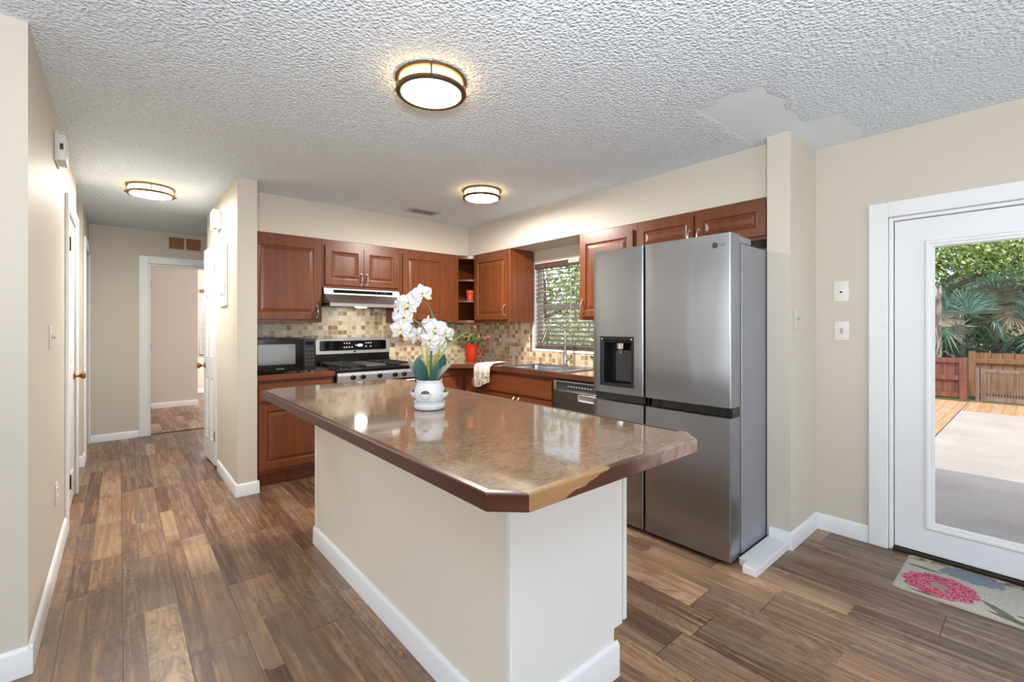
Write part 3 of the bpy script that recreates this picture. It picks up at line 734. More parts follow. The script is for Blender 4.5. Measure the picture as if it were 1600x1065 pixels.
# worktops
t = thing('worktop', 'short tan worktop with cherry edge under the microwave', 'worktop', (0, 0, 0), 0)
m = MB(); m.box(.817, 4.072, .866, 1.440, 4.671, .905); m.build('slab', M['laminate'], t)
m = MB(); m.box(.817, 4.050, .864, 1.440, 4.0715, .9055, .003); m.build('edge_band', M['cherryh'], t)
t = thing('worktop', 'long tan corner worktop holding the steel sink and the orange can', 'worktop', (0, 0, 0), 0)
SX0, SX1, SY0, SY1 = 2.845, 3.285, 2.775, 3.395      # sink cut-out
m = MB()
m.prism([(2.214, 4.671), (2.214, 4.052), (2.61, 4.052), (2.822, 3.868), (2.822, SY1), (3.411, SY1), (3.411, 4.671)], .866, .905)
m.box(2.822, SY0, .866, SX0, SY1, .905); m.box(SX1, SY0, .866, 3.411, SY1, .905); m.box(2.822, 2.035, .866, 3.411, SY0, .905)
m.build('slab', M['laminate'], t)
m = MB()
pts = [(2.214, 4.052), (2.61, 4.052), (2.822, 3.868), (2.822, 2.035)]; po = [(2.214, 4.030), (2.602, 4.030), (2.800, 3.858), (2.800, 2.035)]
for i in range(3): m.prism([pts[i], po[i], po[i + 1], pts[i + 1]], .864, .9055)
m.build('edge_band', M['edgewood'], t)

# ------------------------------------------------------------------ sink, faucet, side spray, towel
t = thing('kitchen_sink', 'stainless steel drop-in sink below the kitchen window', 'sink', (0, 0, 0))
cx, cy = (2.803 + 3.335) / 2, (2.640 + 3.44) / 2
m = MB()
m.loops([rrect(cx, cy, .266, .400, .03, .9065), rrect(cx, cy, .266, .400, .03, .911), rrect(cx, cy, .258, .392, .03, .914), rrect(cx - .025, cy + .045, .205, 0.310, .06, .913), rrect(cx - .025, cy + .045, .198, 0.303, .06, .905),
         rrect(cx - .025, cy + .045, .190, 0.295, .06, .78), rrect(cx - .025, cy + .045, .165, 0.270, .06, .745), rrect(cx - .025, cy + .045, .03, .03, .029, .742)])
m.build('basin', M['sink'], t)
m = MB(); m.lathe([(.04, .7425), (.04, .746), (.03, .747), (.012, .7455)], 20, Matrix.Translation((cx - .025, cy + .045, 0))); m.build('drain', M['chrome'], t)
fb = (3.292, 3.03)
t = thing('faucet', 'tall gooseneck pull-down faucet standing behind the sink', 'faucet', (fb[0], fb[1], .914))
m = MB(); m.lathe([(.030, 0), (.030, .006), (.022, .012), (.020, .10), (.0145, .125)], 20)
pts = [(0, 0, .11), (0, 0, .30)]
for i in range(1, 13):
    a = PI * i / 12 * .93; r = .098
    pts.append((-(r - r * math.cos(a)) * .55, (r - r * math.cos(a)) * .83, .30 + r * math.sin(a)))
m.tube(pts, .0125, 12); m.build('spout', M['chrome'], t)
e = Vector(pts[-1]); dd = (Vector(pts[-1]) - Vector(pts[-2])).normalized()
m = MB(); m.cyl(e - dd * .005, e + dd * .05, .0145, 14, .0185); m.cyl(e + dd * .05, e + dd * .10, .0185, 14, .0195); m.build('spray_head', M['chrome'], t)
m = MB(); m.cyl((0, 0, .062), (.01, -.045, .066), .014, 12); m.tube([(.01, -.045, .066), (.012, -.06, .085), (.014, -.066, .12)], .007, 8); m.build('lever', M['chrome'], t)
t = thing('side_sprayer', 'small side sprayer on the worktop right of the faucet', 'sprayer', (3.345, 2.72, .9055))
m = MB(); m.lathe([(.02, 0), (.02, .006), (.011, .012), (.011, .03)], 14); m.build('base', M['chrome'], t)
m = MB(); m.tube([(0, 0, .03), (0, 0, .075), (-.008, .004, .10), (-.03, .018, .112)], .011, 10, [.8, 1.2, 1.2, .9]); m.build('spray_head', M['chrome'], t)

m = MB(); rows = []
prof = [(3.18, .9135), (3.08, .9145), (2.98, .917), (2.90, .918), (2.84, .916), (2.806, .911), (2.791, .895), (2.788, .86), (2.787, .80), (2.788, .74), (2.790, .70), (2.791, .668)]
nw = 16; verts = []
for i, (x, z) in enumerate(prof):
    s_ = i / (len(prof) - 1)
    for k in range(nw + 1):
        u = k / nw
        q_ = min(1.0, s_ / .45); hg = max(0.0, (s_ - .5) / .5)
        yy = 3.888 - .05 * q_ - u * (.11 + .165 * q_ - .015 * hg)
        fold = .010 * math.sin(u * 10 + s_ * 2.0) * (1 if i > 5 else .25)
        drop = (.010 * math.sin(u * 5.2) if i == len(prof) - 1 else 0)
        xx = x - abs(fold) * (1 if i > 5 else 0); zz = z + (abs(fold) * .7 if i <= 5 else 0) - drop + .065 * u * hg
        verts.append((xx, yy, zz))
fc = [(i * (nw + 1) + k, i * (nw + 1) + k + 1, (i + 1) * (nw + 1) + k + 1, (i + 1) * (nw + 1) + k) for i in range(len(prof) - 1) for k in range(nw)]
m.poly(verts, fc); o = m.build('tea_towel', M['towel']); sd = o.modifiers.new('thick', 'SOLIDIFY'); sd.thickness = .0022; sd.offset = 1
ss = o.modifiers.new('soft', 'SUBSURF'); ss.levels = 1; ss.render_levels = 1
tag(o, 'white patterned tea towel draped over the worktop edge beside the sink', 'towel')

# ------------------------------------------------------------------ range hood, range, microwave, dishwasher
t = thing('range_hood', 'stainless steel under-cabinet range hood above the gas range', 'range hood', (1.432, 0, 0))
HW = .758
sidep = [(4.67, 1.515), (4.67, 1.656), (4.335, 1.656), (4.315, 1.600), (4.165, 1.512), (4.165, 1.482), (4.19, 1.482), (4.19, 1.515)]
def side_prism(mb, pts, x0, x1):
    n = len(pts); mb.poly([(x0, y, z) for y, z in pts] + [(x1, y, z) for y, z in pts], [tuple(range(n)), tuple(range(n, 2 * n))[::-1]] + [(i, (i + 1) % n, n + (i + 1) % n, n + i) for i in range(n)])
m = MB(); side_prism(m, sidep, 0, HW); m.build('shell', M['hoodsteel'], t, smooth=False)
m = MB(); m.box(.01, 4.195, 1.492, HW - .01, 4.66, 1.5145); m.build('underside', M['hood_under'], t)
m = MB(); Rm = Matrix.Translation((0, 4.324, 1.628)) @ Matrix.Rotation(math.radians(-20), 4, 'X'); m.box(.085, -.004, -.016, .68, .004, .018, .003, M=Rm); pn_ = m.build('control_strip', M['blackglass'], t)
for k in range(3):
    m = MB(); m.box(.50 + .045 * k, -.0055, -.004, .52 + .045 * k, -.003, .004, .001, M=Rm); m.build('button', M['darkgrey'], pn_)
m = MB(); m.lathe([(.055, 0), (.055, -.006)], 20, Matrix.Translation((.38, 4.40, 1.491))); m.build('hood_lamp', M['hoodlamp'], t)

t = thing('gas_range', 'freestanding black and stainless gas range between the counters', 'range', (1.4425, 0, 0))
RW = .769
m = MB(); m.box(.002, 4.045, .05, RW - .002, 4.665, .895, .002); m.build('body', M['black'], t)
m = MB(); m.box(0, 4.03, .897, RW, 4.60, .918, .006, 2); m.build('cooktop', M['black'], t)
# front control panel with bullnose
m = MB(); side_prism(m, [(4.044, .80), (4.022, .805), (4.020, .86), (4.028, .885), (4.044, .89)], .004, RW - .004); pn_ = m.build('control_panel', M['rsteel'], t, smooth=False)
for kx in (.140, .232, .390, .545, .640):
    m = MB(); m.lathe([(.024, 0), (.024, .006), (.020, .010), (.019, .026), (.015, .030)], 18, Matrix.Translation((kx, 4.021, .842)) @ Matrix.Rotation(PI / 2, 4, 'X'))
    m.box(kx - .004, 3.986, .825, kx + .004, 3.992, .859, .002); m.build('knob', M['black'], pn_)
m = MB(); m.box(.01, 4.012, .25, RW - .01, 4.044, .785, .006); od = m.build('oven_door', M['rsteel'], t)
m = MB(); m.box(.12, 4.0085, .36, RW - .12, 4.0115, .66, .001); m.build('oven_window', M['blackglass'], od)
m = MB(); m.tube([(.06, 4.012, .73), (.06, 3.97, .73), (RW - .06, 3.97, .73), (RW - .06, 4.012, .73)], .011, 10); m.build('oven_handle', M['rsteel'], od)
m = MB(); m.box(.01, 4.016, .06, RW - .01, 4.044, .235, .006); m.build('drawer', M['rsteel'], t)
# backguard with curved top
m = MB()
n_ = 16; top = [(RW * i / n_, 1.168 + .017 * math.sin(PI * i / n_) ** 2) for i in range(n_ + 1)]
pf = [(0, 1.025)] + top + [(RW, 1.025)]
m.poly([(x, 4.592, z) for x, z in pf] + [(x, 4.652, z) for x, z in pf], [tuple(range(len(pf))), tuple(range(len(pf), 2 * len(pf)))[::-1]] + [(i, (i + 1) % len(pf), len(pf) + (i + 1) % len(pf), len(pf) + i) for i in range(len(pf))])
bgd = m.build('backguard', M['rsteel'], t)
m = MB(); m.box(.004, 4.600, .915, RW - .004, 4.652, 1.0245, .002); m.build('backguard_riser', M['black'], t)
m = MB(); m.loops([[(x, 4.5915, z) for x, z, _ in rrect(RW / 2 - .005, 1.106, .345, .050, .015, 0)], [(x, 4.588, z) for x, z, _ in rrect(RW / 2 - .005, 1.106, .343, .048, .014, 0)]]); dp = m.build('display_panel', M['blackglass'], bgd)
m = MB()
for gx, gz, nn in ((.275, 1.128, 3), (.275, 1.088, 4), (.50, 1.128, 3), (.50, 1.092, 2)):
    for k in range(nn):
        sp = .026 if nn > 2 else .05
        m.box(gx + k * sp - .006, 4.5865, gz - .005, gx + k * sp + .007, 4.588, gz + .006)
m.build('marking', M['marks'], bgd)  # plain blocks for the key markings
m = MB()
for k, (a, h_) in enumerate(((.395, .004), (.415, .009), (.430, .014), (.445, .014), (.459, .009))): m.box(a - .005, 4.586, 1.106 - h_, a + .005, 4.588, 1.106 + h_)
m.build('clock', M['display'], bgd)
m = MB(); m.lathe([(.016, 0), (.016, .003)], 16, Matrix.Translation((RW / 2, 4.5918, 1.042)) @ Matrix.Rotation(PI / 2, 4, 'X'), sy=.55); m.build('emblem', M['darkgrey'], bgd)
# grates: left pair, centre griddle, right pair
for gx0, gx1 in ((.03, .27), (.50, .74)):
    m = MB()
    for yy in (4.07, 4.19, 4.315, 4.44, 4.57): m.box(gx0, yy - .006, .934, gx1, yy + .006, .950, .002)
    for xx in (gx0 + .006, (gx0 + gx1) / 2, gx1 - .006):
        m.box(xx - .006, 4.07, .934, xx + .006, 4.57, .950, .002)
    for xx in (gx0 + .006, gx1 - .006):
        for yy in (4.08, 4.32, 4.56): m.box(xx - .006, yy - .006, .9185, xx + .006, yy + .006, .936)
    m.build('grate', M['iron'], t)
    for yy in (4.19, 4.44):
        m = MB(); m.lathe([(.045, .9185), (.045, .926), (.030, .930), (.030, .933)], 20, Matrix.Translation(((gx0 + gx1) / 2, yy, 0))); m.build('burner', M['iron'], t)
m = MB(); m.box(.285, 4.07, .9185, .485, 4.57, .944, .006); m.build('griddle', M['griddle'], t)

t = thing('microwave', 'black countertop microwave on the short worktop beside the range', 'microwave', (.822, 4.13, .906))
MW, MH = .475, .295
m = MB(); m.box(0, .012, .012, MW, .40, MH, .006, 2); m.build('case', M['black'], t)
m = MB(); m.box(.001, -.012, .014, MW - .105, .011, MH - .002, .005, 2); dr = m.build('door', M['black'], t)
m = MB(); m.box(.02, -.0145, .075, MW - .17, -.0118, MH - .05, .002); m.build('door_window', M['mwglass'], dr)
m = MB(); m.tube([(.160 + .0055 * k, -.0128, .041 + (.005 if k % 2 else -.005)) for k in range(11)], .0014, 6); m.build('marking', M['marks'], dr)
m = MB(); m.box(MW - .103, -.008, .014, MW - .001, .011, MH - .002, .004, 2); cp = m.build('control_panel', M['blackmat'], t)
m = MB(); m.box(MW - .09, -.0105, MH - .06, MW - .018, -.0078, MH - .03, .001); m.build('display', M['blackglass'], cp)
m = MB()
for r_ in range(5):
    for c_ in range(3): m.box(MW - .088 + c_ * .025, -.0098, .055 + r_ * .032, MW - .070 + c_ * .025, -.0078, .075 + r_ * .032, .001)
m.build('keypad', M['darkgrey'], cp)
for fx_ in (.04, MW - .04):
    for fy_ in (.05, .36): m = MB(); m.cyl((fx_, fy_, 0), (fx_, fy_, .0125), .012, 10); m.build('foot', M['blackmat'], t)

t = thing('dishwasher', 'dark stainless dishwasher between the sink cabinet and the fridge', 'dishwasher', (2.820, 2.736, 0), RZR)
m = MB(); m.box(.002, .03, .10, .596, .57, .858); m.build('tub', M['blackmat'], t)
m = MB(); m.box(.002, .06, 0, .596, .12, .099); m.build('toe_kick', M['blackmat'], t)
m = MB(); m.box(.003, 0, .11, .595, .029, .762, .004); m.box(.003, .012, .762, .06, .029, .79)
dr = m.build('door', M['dwsteel'], t)
m = MB(); m.box(.003, 0, .764, .595, .029, .846, .004); cp = m.build('control_panel', M['rsteel'], t)
m = MB(); m.box(.035, -.003, .772, .588, .0005, .832, .002); m.build('control_strip', M['darkgrey'], cp)
m = MB()
for k in range(12): m.box(.17 + k * .03, -.0042, .798, .185 + k * .03, -.0028, .806)
m.build('marking', M['marks'], cp)
m = MB(); m.loops([[(x, -.0008, z) for x, z, _ in rrect(.37, .716, .095, .030, .014, 0)], [(x, -.004, z) for x, z, _ in rrect(.37, .716, .093, .028, .013, 0)], [(x, -.004, z) for x, z, _ in rrect(.37, .716, .085, .021, .012, 0)], [(x, -.0012, z) for x, z, _ in rrect(.37, .712, .075, .014, .010, 0)]])
m.build('pocket_handle', M['rsteel'], dr)

# ------------------------------------------------------------------ refrigerator
FX = 2.485; FY0, FY1 = 1.090, 2.027; FT = 1.806; SEAM = 1.625
t = thing('refrigerator', 'large stainless side-by-side refrigerator with water dispenser beside the pillar', 'refrigerator', (FX, FY1, 0), RZR)
FW = FY1 - FY0; xs_ = FY1 - SEAM        # local x of the seam
m = MB(); m.box(.004, .143, .03, FW - .002, .80, 1.760, .004); m.build('case', M['steelside'], t)
m = MB(); m.box(.018, .1135, .04, FW - .018, .1425, 1.75); m.box(.02, .05, .006, FW - .02, .16, .036); m.build('gasket', M['dark'], t)
def fdoor(x0, x1, z0, z1, hole=None, name='door'):
    """rounded-edge door slab; local front is -y"""
    m = MB(); th = .113; r = .010
    fr = [(x0 + r * (1 - math.cos(a)), r * (1 - math.sin(a))) for a in [PI / 2 * i / 4 for i in range(5)]]
    nb = 8; mid = [(x0 + r + (x1 - x0 - 2 * r) * i / nb, -.0045 * (1 - (2 * i / nb - 1) ** 2)) for i in range(1, nb)]
    fl = [(x1 - r * (1 - math.cos(a)), r * (1 - math.sin(a))) for a in [PI / 2 * i / 4 for i in range(4, -1, -1)]]
    pts = [(x0, th), *fr, *mid, *fl, (x1, th)]
    if hole is None:
        m.prism(pts, z0, z1)
        return m.build(name, M['steel'], t)
    hx0, hx1, hz0, hz1 = hole
    m.prism(pts, z0, hz0); m.prism(pts, hz1, z1)
    lft = [p for p in pts if p[0] < hx0]; yl = -.0045 * (1 - (2 * (hx0 - x0) / (x1 - x0) - 1) ** 2); yr = -.0045 * (1 - (2 * (hx1 - x0) / (x1 - x0) - 1) ** 2)
    rgt = [p for p in pts if p[0] > hx1]
    m.prism([(x0, th)] + [p for p in lft if p[1] < th] + [(hx0, yl), (hx0, th)], hz0, hz1)
    m.prism([(hx1, th), (hx1, yr)] + [p for p in rgt if p[1] < th] + [(x1, th)], hz0, hz1)
    m.box(hx0, .09, hz0, hx1, th, hz1)
    return m.build(name, M['steel'], t, weld=True)
DH = (.062, .331, .903, 1.233)
d1 = fdoor(0, xs_ - .006, .858, FT, DH)
d2 = fdoor(xs_ + .006, FW, .858, FT)
d3 = fdoor(0, xs_ - .006, .028, .802)
d4 = fdoor(xs_ + .006, FW, .028, .802)
m = MB(); m.box(.004, .03, .8025, xs_ - .008, .112, .8575); m.box(xs_ + .008, .03, .8025, FW - .004, .112, .8575); m.box(xs_ + .02, .012, .806, xs_ + .026, .03, .855); m.build('grip_recess', M['blackglass'], t)
# dispenser
m = MB(); hx0, hx1, hz0, hz1 = DH
def fr_(i, y): return [(hx0 + i, y, hz0 + i), (hx1 - i, y, hz0 + i), (hx1 - i, y, hz1 - i), (hx0 + i, y, hz1 - i)]
m.loops([fr_(.0005, -.001), fr_(.002, -.007), fr_(.018, -.007), [(hx0 + .030, .0, hz0 + .018), (hx1 - .008, .0, hz0 + .018), (hx1 - .008, .0, hz1 - .040), (hx0 + .030, .0, hz1 - .040)],
         [(hx0 + .034, .085, hz0 + .03), (hx1 - .012, .085, hz0 + .03), (hx1 - .012, .085, hz1 - .05), (hx0 + .034, .085, hz1 - .05)]])
dsp = m.build('dispenser', M['blackmat'], d1, smooth=False)
m = MB(); m.box(hx0 + .095, .04, hz0 + .03, hx1 - .03, .082, hz1 - .09, .004); m.build('paddle', M['darkgrey'], dsp)
m = MB(); m.lathe([(.035, 0), (.033, -.035), (.02, -.04), (.016, -.07)], 16, Matrix.Translation(((hx0 + hx1) / 2 + .01, .035, hz1 - .045))); m.build('nozzle', M['chrome'], dsp)
m = MB(); m.box(hx0 + .01, -.0085, hz1 - .020, hx0 + .026, -.0068, hz1 - .014); m.build('marking', M['marks'], dsp)  # plain indicator marks in the dispenser's top corners
m = MB(); m.box(hx1 - .022, -.0085, hz1 - .022, hx1 - .012, -.0068, hz1 - .012); m.build('marking', M['marks'], dsp)
# maker's round emblem with its letters
m = MB(); ex, ez = FW - .085, FT - .062
yf = -.0045 * (1 - (2 * (ex - xs_) / (FW - xs_) - 1) ** 2) - .0006
m.lathe([(.016, 0), (.016, .0012), (.0135, .0014), (.0135, .0006), (.001, .0006)], 24, Matrix.Translation((ex, yf, ez)) @ Matrix.Rotation(PI / 2, 4, 'X'), cap=False); em = m.build('emblem', M['darkgrey'], d2)
m = MB(); m.box(ex + .026, yf - .001, ez - .009, ex + .0285, yf, ez + .009); m.box(ex + .0285, yf - .001, ez - .009, ex + .035, yf, ez - .0065)
m.tube([(ex + .052, yf - .0005, ez + .006), (ex + .047, yf - .0005, ez + .0085), (ex + .041, yf - .0005, ez + .004), (ex + .041, yf - .0005, ez - .004), (ex + .047, yf - .0005, ez - .0085), (ex + .052, yf - .0005, ez - .006), (ex + .052, yf - .0005, ez), (ex + .047, yf - .0005, ez)], .0011, 6)
m.build('marking', M['dwsteel'], d2)
m = MB(); m.box(FW - .09, .125, 1.7605, FW - .004, .275, 1.803, .006); m.box(FW - .06, .05, 1.8065, FW - .012, .125, 1.812, .002); m.build('hinge_cover', M['steelside'], t)

# loose white trim block on the floor by the fridge
t = tag(MB().prism([(2.560, 1.078), (2.560, 1.034), (2.492, 1.034), (2.492, .963), (2.945, .963), (2.945, 1.078)], .0005, .042, .002).build('trim_board', M['white']),
        'short notched white wooden board lying on the floor against the fridge side', 'board')

# ------------------------------------------------------------------ island
IO = (1.09, 1.86, 0.0)
t = thing('kitchen_island', 'white kitchen island with glossy tan laminate top in the middle of the room', 'island', IO)
def iw(pts): return [(x - IO[0], y - IO[1]) for x, y in pts]
body = iw([(.893, 1.045), (1.395, 1.045), (1.395, 2.84), (.893, 2.84)])
m = MB(); m.prism(iw([(.893, 1.046), (1.44, 1.046), (1.44, 2.84), (.893, 2.84)]), .175, .876); m.prism(iw([(.893, 1.046), (1.395, 1.046), (1.395, 2.84), (.893, 2.84)]), .0, .175); m.build('body', M['icream'], t)
m = MB(); X0, Y0 = .888 - IO[0], 1.040 - IO[1]
m.prism([(X0 + .0, Y0), (1.446 - IO[0], Y0), (1.446 - IO[0], Y0 + .006), (X0, Y0 + .006)], .175, .876)
m.prism([(X0 + .0, Y0), (1.395 - IO[0], Y0), (1.395 - IO[0], Y0 + .006), (X0, Y0 + .006)], .0, .175)
m.build('end_panel', M['ipaint'], t)
m = MB(); m.box(.886 - IO[0], 1.036 - IO[1], .098, .905 - IO[0], 1.060 - IO[1], .876, .003); m.build('corner_bead', M['ipaint'], t)
m = MB(); m.box(.887 - IO[0], 2.81 - IO[1], .098, .8935 - IO[0], 2.845 - IO[1], .876, .002); m.build('corner_bead', M['ipaint'], t)
# face-frame edge and doors on the side facing the sink
m = MB(); m.box(1.449 - IO[0], 1.034 - IO[1], .185, 1.470 - IO[0], 1.055 - IO[1], .876, .004); m.build('face_frame', M['ipaint'], t)
for k in range(3):
    a = cab_door(t, 0, .58, .20, .86, mat=M['ipaint']); a.rotation_euler = (0, 0, PI / 2); a.location = (1.441 - IO[0], 1.07 + k * .59 - IO[1], 0)
    pull(a, .53, .78)
m = MB()
base_profile(m, .893 - IO[0], 1.026 - IO[1], .893 - IO[0], 2.854 - IO[1], -1, 0, h=.103)
base_profile(m, .879 - IO[0], 1.040 - IO[1], 1.412 - IO[0], 1.040 - IO[1], 0, -1, h=.128)
base_profile(m, .879 - IO[0], 2.84 - IO[1], 1.395 - IO[0], 2.84 - IO[1], 0, 1, h=.103)
m.build('plinth_board', M['white'], t)
outer = [(.632, .828), (.705, .758), (1.475, .758), (1.545, .828), (1.545, 2.98), (1.49, 3.085), (.72, 3.085), (.632, 2.99)]
def inset(pts, d):
    out = []; n = len(pts)
    for i in range(n):
        p0, p1, p2 = Vector(pts[i - 1]), Vector(pts[i]), Vector(pts[(i + 1) % n])
        e1 = (p1 - p0).normalized(); e2 = (p2 - p1).normalized(); n1 = Vector((-e1.y, e1.x)); n2 = Vector((-e2.y, e2.x))
        k = d / (1 + n1.dot(n2)); out.append(tuple(p1 + (n1 + n2) * k))
    return out
inn = inset(outer, .020)
m = MB(); m.prism(iw(inn), .878, .9200); m.build('top', M['laminate'], t)
m = MB()
o1, i1 = iw(outer), iw(inn); o0 = iw(inset(outer, .003))
L = [[(x, y, .8765) for x, y in i1], [(x, y, .8765) for x, y in o0], [(x, y, .880) for x, y in o1], [(x, y, .9175) for x, y in o1], [(x, y, .9206) for x, y in o0], [(x, y, .9206) for x, y in i1]]
m.loops(L, cap_last=False); m.loops([L[-1], L[0]], cap_last=False); m.build('edge_band', M['chipped'], t, smooth=False, weld=True)

# ------------------------------------------------------------------ orchid
CA = math.radians(40.7)
RV = Vector((math.cos(CA), -math.sin(CA), 0)); FV = Vector((math.sin(CA), math.cos(CA), 0)); UP = Vector((0, 0, 1))
PX, PY, PZ = 1.085, 1.845, .9207
t = thing('potted_orchid', 'white artificial orchid in a white pocketed pot standing on the island', 'potted plant', (PX, PY, PZ))
m = MB(); m.lathe([(.058, 0), (.066, .004), (.071, .014), (.0715, .020), (.069, .024), (.070, .032), (.0715, .036), (.068, .037), (.060, .026), (.02, .022)], 36); m.build('saucer', M['ceramic'], t)
m = MB(); m.lathe([(.050, .0265), (.060, .034), (.067, .052), (.0705, .075), (.068, .094), (.061, .112), (.0575, .122), (.060, .130), (.0605, .134), (.056, .134), (.053, .120), (.04, .112)], 36); pot = m.build('pot', M['ceramic'], t)
m = MB(); m.lathe([(.0535, .110), (.0535, .119), (.03, .123), (.002, .124)], 20); m.build('moss', M['soil'], pot)
for ang in (-.10, PI / 2 + .0, -PI / 2 - .0):
    dr_ = (-FV * math.cos(ang) + RV * math.sin(ang)); c0 = dr_ * .066 + UP * .078
    Mx = Matrix.Translation(c0) @ Matrix(((dr_.x, -dr_.y, 0, 0), (dr_.y, dr_.x, 0, 0), (0, 0, 1, 0), (0, 0, 0, 1)))
    m = MB(); L = []
    for r_, z_ in ((.006, -.027), (.015, -.024), (.0225, -.015), (.0265, -.004), (.027, 0), (.0235, 0), (.018, -.008)):
        L.append([(r_ * math.cos(a_) * .85, r_ * math.sin(a_) * 1.1, z_) for a_ in [2 * PI * i / 18 for i in range(18)]])
    m.loops(L, True, True, M=Mx); pk = m.build('pocket', M['ceramic'], pot)
    m = MB(); L = []
    for r_, z_ in ((.021, -.003), (.018, .006), (.010, .012), (.002, .013)):
        L.append([(r_ * math.cos(a_) * .8, r_ * math.sin(a_) * 1.05, z_) for a_ in [2 * PI * i / 14 for i in range(14)]])
    m.loops(L, False, True, M=Mx); m.build('moss', M['soil'], pk)
def O(u, v, dep=0.0):
    """point in the pot's frame from offsets across / up / away"""
    k = 335.1 * 2.127 / (2.127 + dep)
    return RV * ((u - 672.0) / k) + UP * ((509.5 - v) / k + 1.3 - PZ) + FV * dep
def blade(mb, pts, width, nrm, prof=None, fold=.25, th=0):
    """a leaf along pts; nrm = facing direction"""
    pts = [Vector(p) for p in pts]; n = len(pts); vs = []
    for i, p in enumerate(pts):
        tn = (pts[min(i + 1, n - 1)] - pts[max(i - 1, 0)]).normalized()
        sd = tn.cross(nrm).normalized(); s_ = i / (n - 1)
        wv = width * (prof(s_) if prof else math.sin(PI * min(1, s_ * .9 + .1)) ** .7); nn = sd.cross(tn).normalized()
        vs += [p - sd * wv + nn * wv * fold, p, p + sd * wv + nn * wv * fold]
    fc = []
    for i in range(n - 1):
        a = 3 * i; fc += [(a, a + 1, a + 4, a + 3), (a + 1, a + 2, a + 5, a + 4)]
    mb.poly(vs, fc)
def arc(p0, p1, p2, n=9):
    p0, p1, p2 = Vector(p0), Vector(p1), Vector(p2)
    return [p0 * (1 - s) ** 2 + p1 * 2 * s * (1 - s) + p2 * s * s for s in [i / (n - 1) for i in range(n)]]
def leafobj(mb, name, mat, parent, th=.0012):
    o = mb.build(name, mat, parent, fix=False); sd = o.modifiers.new('thick', 'SOLIDIFY'); sd.thickness = th; sd.offset = 0
    ss = o.modifiers.new('soft', 'SUBSURF'); ss.levels = 1; ss.render_levels = 1; return o
lp = lambda s: (math.sin(PI * (s * .86 + .14)) ** .6) * (1 - .1 * s)
for pts, wd, mt, nr in (
    (arc(O(668, 594, .0), O(655, 580, -.03), O(657, 555, -.03)), .034, 'leafteal', -FV + RV * .2),
    (arc(O(678, 594, .0), O(692, 576, .02), O(693, 552, .03)), .030, 'leafteal', -FV - RV * .35),
    (arc(O(664, 594, .0), O(645, 580, .02), O(637, 558, .03)), .022, 'leafgrey', -FV * .6 + RV * .8),
    (arc(O(680, 594, -.01), O(690, 580, -.04), O(711, 566, -.05)), .020, 'leafgrey', -FV * .8 - RV * .3 + UP * .55),
    (arc(O(674, 594, -.02), O(682, 584, -.04), O(690, 563, -.045)), .022, 'leafteal', -FV - RV * .6)):
    m = MB(); blade(m, pts, wd, nr.normalized(), lp); leafobj(m, 'leaf', M[mt], t)
for pts, wd in ((arc(O(676, 590), O(686, 540, -.02), O(736, 516, -.02)), .0048), (arc(O(674, 590), O(678, 545), O(716, 514, .01)), .0042), (arc(O(670, 590), O(663, 560, -.03), O(661, 535, -.04)), .0038),
                (arc(O(673, 590, -.02), O(672, 560, -.05), O(669, 530, -.05)), .0044), (arc(O(676, 590, .01), O(682, 556, -.03), O(696, 536, -.05)), .0044), (arc(O(671, 590, .0), O(668, 556, -.05), O(676, 538, -.06)), .0038)):
    m = MB(); blade(m, pts, wd, (-FV + UP * .3).normalized(), lambda s: (1 - s) ** .5 * .9 + .1, .5); leafobj(m, 'grass_leaf', M['grassleaf'], t)
stems = (([O(673, 594), O(674, 560), O(671, 530, .01), O(662, 512, .015), O(645, 498, .015), O(634, 492, .01)], .0032),
         ([O(674, 594), O(675, 550, .01), O(680, 520, .015), O(676, 495, .02), O(668, 476, .02), O(661, 472, .01)], .0032),
         ([O(673, 594), O(673, 560, -.01), O(678, 538, -.01), O(684, 524, 0)], .0032))
for p_, r_ in stems:
    sm = []
    for i in range(len(p_) - 1):
        for k in range(4):
            s_ = k / 4; a0 = p_[max(i - 1, 0)]; a1 = p_[i]; a2 = p_[i + 1]; a3 = p_[min(i + 2, len(p_) - 1)]
            sm.append(.5 * ((2 * a1) + (a2 - a0) * s_ + (2 * a0 - 5 * a1 + 4 * a2 - a3) * s_ ** 2 + (3 * a1 - a0 - 3 * a2 + a3) * s_ ** 3))
    sm.append(p_[-1]); m = MB(); m.tube(sm, r_, 8); m.build('stem', M['stem'], t)
def petal(mb, Mx, ang, length, width, curl, cup):
    nl, nwd = 6, 4; vs = []
    for i in range(nl + 1):
        s_ = i / nl; wd = width * (math.sin(PI * (s_ * .93 + .05)) ** .62) * (.55 + .5 * s_ if s_ < .6 else .86)
        for k in range(-nwd, nwd + 1):
            u = k / nwd; x = u * wd; y = .004 + length * s_ * (1 - .10 * u * u); z = cup * u * u * wd + curl * s_ * s_ * length + .004 * math.sin(u * 5 + s_ * 4)
            vs.append(Mx @ Vector((x * math.cos(ang) - y * math.sin(ang), x * math.sin(ang) + y * math.cos(ang), z)))
    q = 2 * nwd + 1
    mb.poly(vs, [(i * q + k, i * q + k + 1, (i + 1) * q + k + 1, (i + 1) * q + k) for i in range(nl) for k in range(q - 1)])
